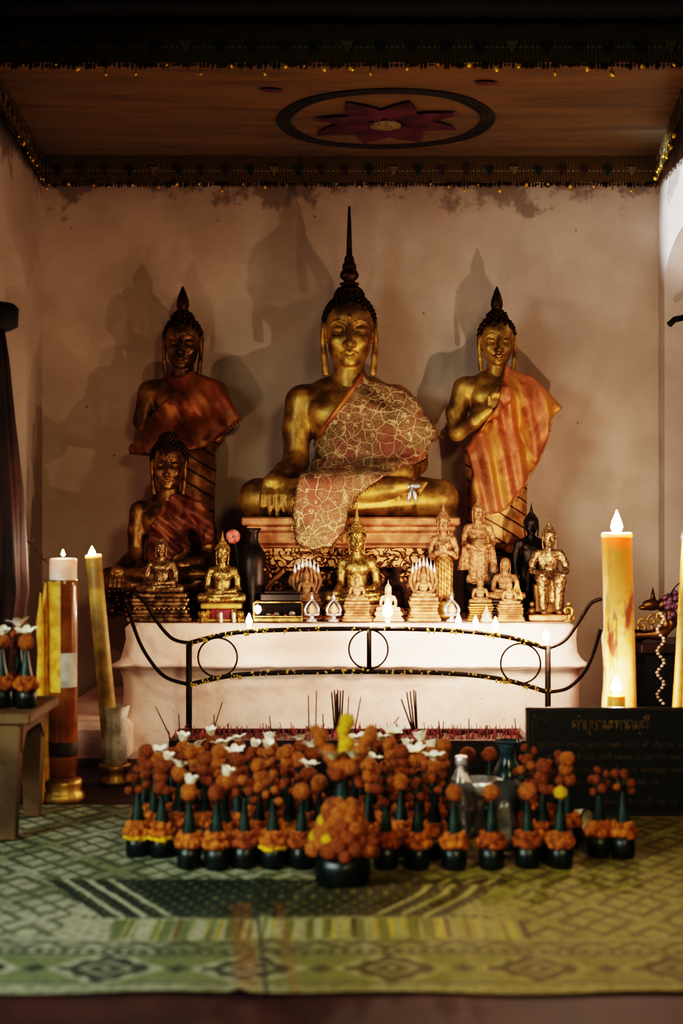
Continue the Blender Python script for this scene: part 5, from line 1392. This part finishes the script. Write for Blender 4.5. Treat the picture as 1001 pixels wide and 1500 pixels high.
for a, w in ((0.6,.02),(2.4,.022),(4.1,.02)): 
    o = link('marigold', MG['orange_deep'][0], big, (w*math.cos(a), w*math.sin(a), .212)); o.scale = (.014,)*3
for dx, z in ((-.02,.238),(.022,.24)):
    w = link('white_blossom', BL[1], big, (dx, -.012, z)); link('blossom_heart', EYEM, w)
# offerings on the side table
zt = Z(1046,3.0)+.008
for i, (x, y, kind, lab) in enumerate(((X(46,3.05),3.05,'white','leaf cone with single marigold on the side table, nearest the candle'),(X(28,3.12),3.12,'spreadw','leaf cone with small marigolds and white blossom on the side table, middle one'),(X(2,3.06),3.06,'white','leaf cone with white blossom on the side table, cut by the photo edge'),(X(-28,3.1),3.1,'spread','leaf cone outside the frame on the side table'))):
    if i < 3: offering(x+(-.012 if i == 0 else 0), y, zt, kind, lab, 900+i, s=.92)

# ------------------------------------------------------------------ vessels among the flowers
d = 3.0; bt = thing('water_bottle', 'clear plastic water bottle standing among the marigolds', 'bottle', (X(676,d), d, .006))
zb = Z(1098,d); obj('bottle_body', MB().lathe([(.026,0),(.029,.006),(.029,.05),(.026,.055),(.029,.062),(.029,.105),(.024,.128),(.012,.15),(.011,.165)], 28), M['plastic'], bt)
obj('water', MB().lathe([(.0265,.004),(.0272,.05),(.0245,.055),(.0272,.062),(.027,.1)], 24), M['plastic'], bt)
obj('cap', MB().lathe([(.0125,.158),(.0135,.16),(.0135,.176),(.012,.178)], 24, ripple=lambda a, z: .03*math.sin(16*a)), M['white_enamel'], bt)
d = 3.275; vs_ = thing('glazed_vase', 'teal glazed vase with flared dark mouth behind the marigolds', 'vase', (X(744,d), d, .006))
obj('vessel', MB().lathe([(.032,0),(.036,.006),(.05,.05),(.05,.09),(.036,.125),(.024,.15),(.0215,.175),(.026,.192),(.038,.204),(.036,.2055),(.024,.193),(.018,.175)], 36, cap=False), M['teal'], vs_)
obj('dark_mouth', MB().ring((0,0,.2045), .0365, .0026, (0,0,1), 36, 8), M['black'], vs_); vs_.scale = (.86,.86,.80)
d = 3.02; sv_ = thing('silver_bowl', 'polished silver footed bowl among the marigolds', 'bowl', (X(704,d)+.0, d+.02, .006))
obj('bowl', MB().lathe([(.03,0),(.032,.004),(.012,.016),(.010,.07),(.02,.078),(.045,.098),(.052,.118),(.05,.119),(.042,.1),(.01,.084)], 32, cap=False), M['silver'], sv_)
d = 2.85; gl = thing('tall_glass', 'tall clear drinking glass catching a bright glint among the marigolds', 'glass', (X(741,d), d, .006))
obj('tumbler', MB().lathe([(.022,0),(.024,.004),(.026,.06),(.0285,.15),(.027,.15),(.0245,.06),(.022,.01),(.0,.0101)], 28, cap=False), M['plastic'], gl)
d = 3.0; cu = thing('plastic_cup', 'pale greenish plastic cup lying between marigolds near the sign', 'cup', (X(852,d)-.01, d+.03, .032), None)
obj('cup_shell', MB().lathe([(.024,-.04),(.03,.03),(.032,.035),(.030,.035),(.022,-.036),(.0,-.036)], 28, cap=False, axis=(.75,-.65,.12)), M['petal'], cu)
obj('lip_ring', MB().ring(tuple(Vector((.75,-.65,.12)).normalized()*.035), .031, .0022, (.75,-.65,.12), 30, 6), M['leaf'], cu)

# ------------------------------------------------------------------ light and camera
def area(name, loc, target, size, power, col, spread=None):
    l = bpy.data.lights.new(name, 'AREA'); l.energy = power; l.color = col; l.size = size
    if spread: l.spread = spread
    o = bpy.data.objects.new(name, l); o.location = loc; C.objects.link(o)
    o.rotation_euler = (Vector(target)-Vector(loc)).to_track_quat('-Z', 'Y').to_euler(); return o
area('doorway_daylight', (-1.9,1.0,1.35), (.05,2.85,.12), .8, 13, (.88,1,.94), math.radians(75))
area('warm_hall_lamp', (.9,-.2,1.9), (.3,2.5,.05), .5, 9, (1,.86,.52), math.radians(75))  # unseen warm fill, added to yellow and brighten the right of the mat
sp = bpy.data.lights.new('side_window_light', 'SPOT'); sp.energy = 620; sp.color = (.74,.88,1); sp.spot_size = math.radians(15); sp.spot_blend = .8; sp.shadow_soft_size = .05  # unseen narrow spot, added to lay bluish daylight on the upper right wall
so = bpy.data.objects.new('side_window_light', sp); so.location = (-.93,3.72,1.52); C.objects.link(so)
so.rotation_euler = (Vector((XR,4.45,1.70))-so.location).to_track_quat('-Z', 'Y').to_euler()
w = bpy.data.worlds.new('hall'); bpy.context.scene.world = w; w.use_nodes = True
w.node_tree.nodes['Background'].inputs[0].default_value = (.55,.62,.75,1); w.node_tree.nodes['Background'].inputs[1].default_value = .009
cam = bpy.data.cameras.new('camera'); cam.sensor_fit = 'VERTICAL'; cam.sensor_height = 36; cam.sensor_width = 24; cam.lens = F/1500*36
cam.dof.use_dof = True; cam.dof.focus_distance = 4.22; cam.dof.aperture_fstop = 2.2
co = bpy.data.objects.new('camera', cam); co.location = (0,0,EYE); co.rotation_euler = (PI/2,0,0); C.objects.link(co)
sc = bpy.context.scene; sc.camera = co
sc.view_settings.view_transform = 'Filmic'; sc.view_settings.look = 'Very High Contrast'; sc.view_settings.exposure = -0.15
sc.cycles.use_denoising = True; sc.cycles.max_bounces = 6; sc.cycles.sample_clamp_indirect = 4; sc.cycles.transparent_max_bounces = 12
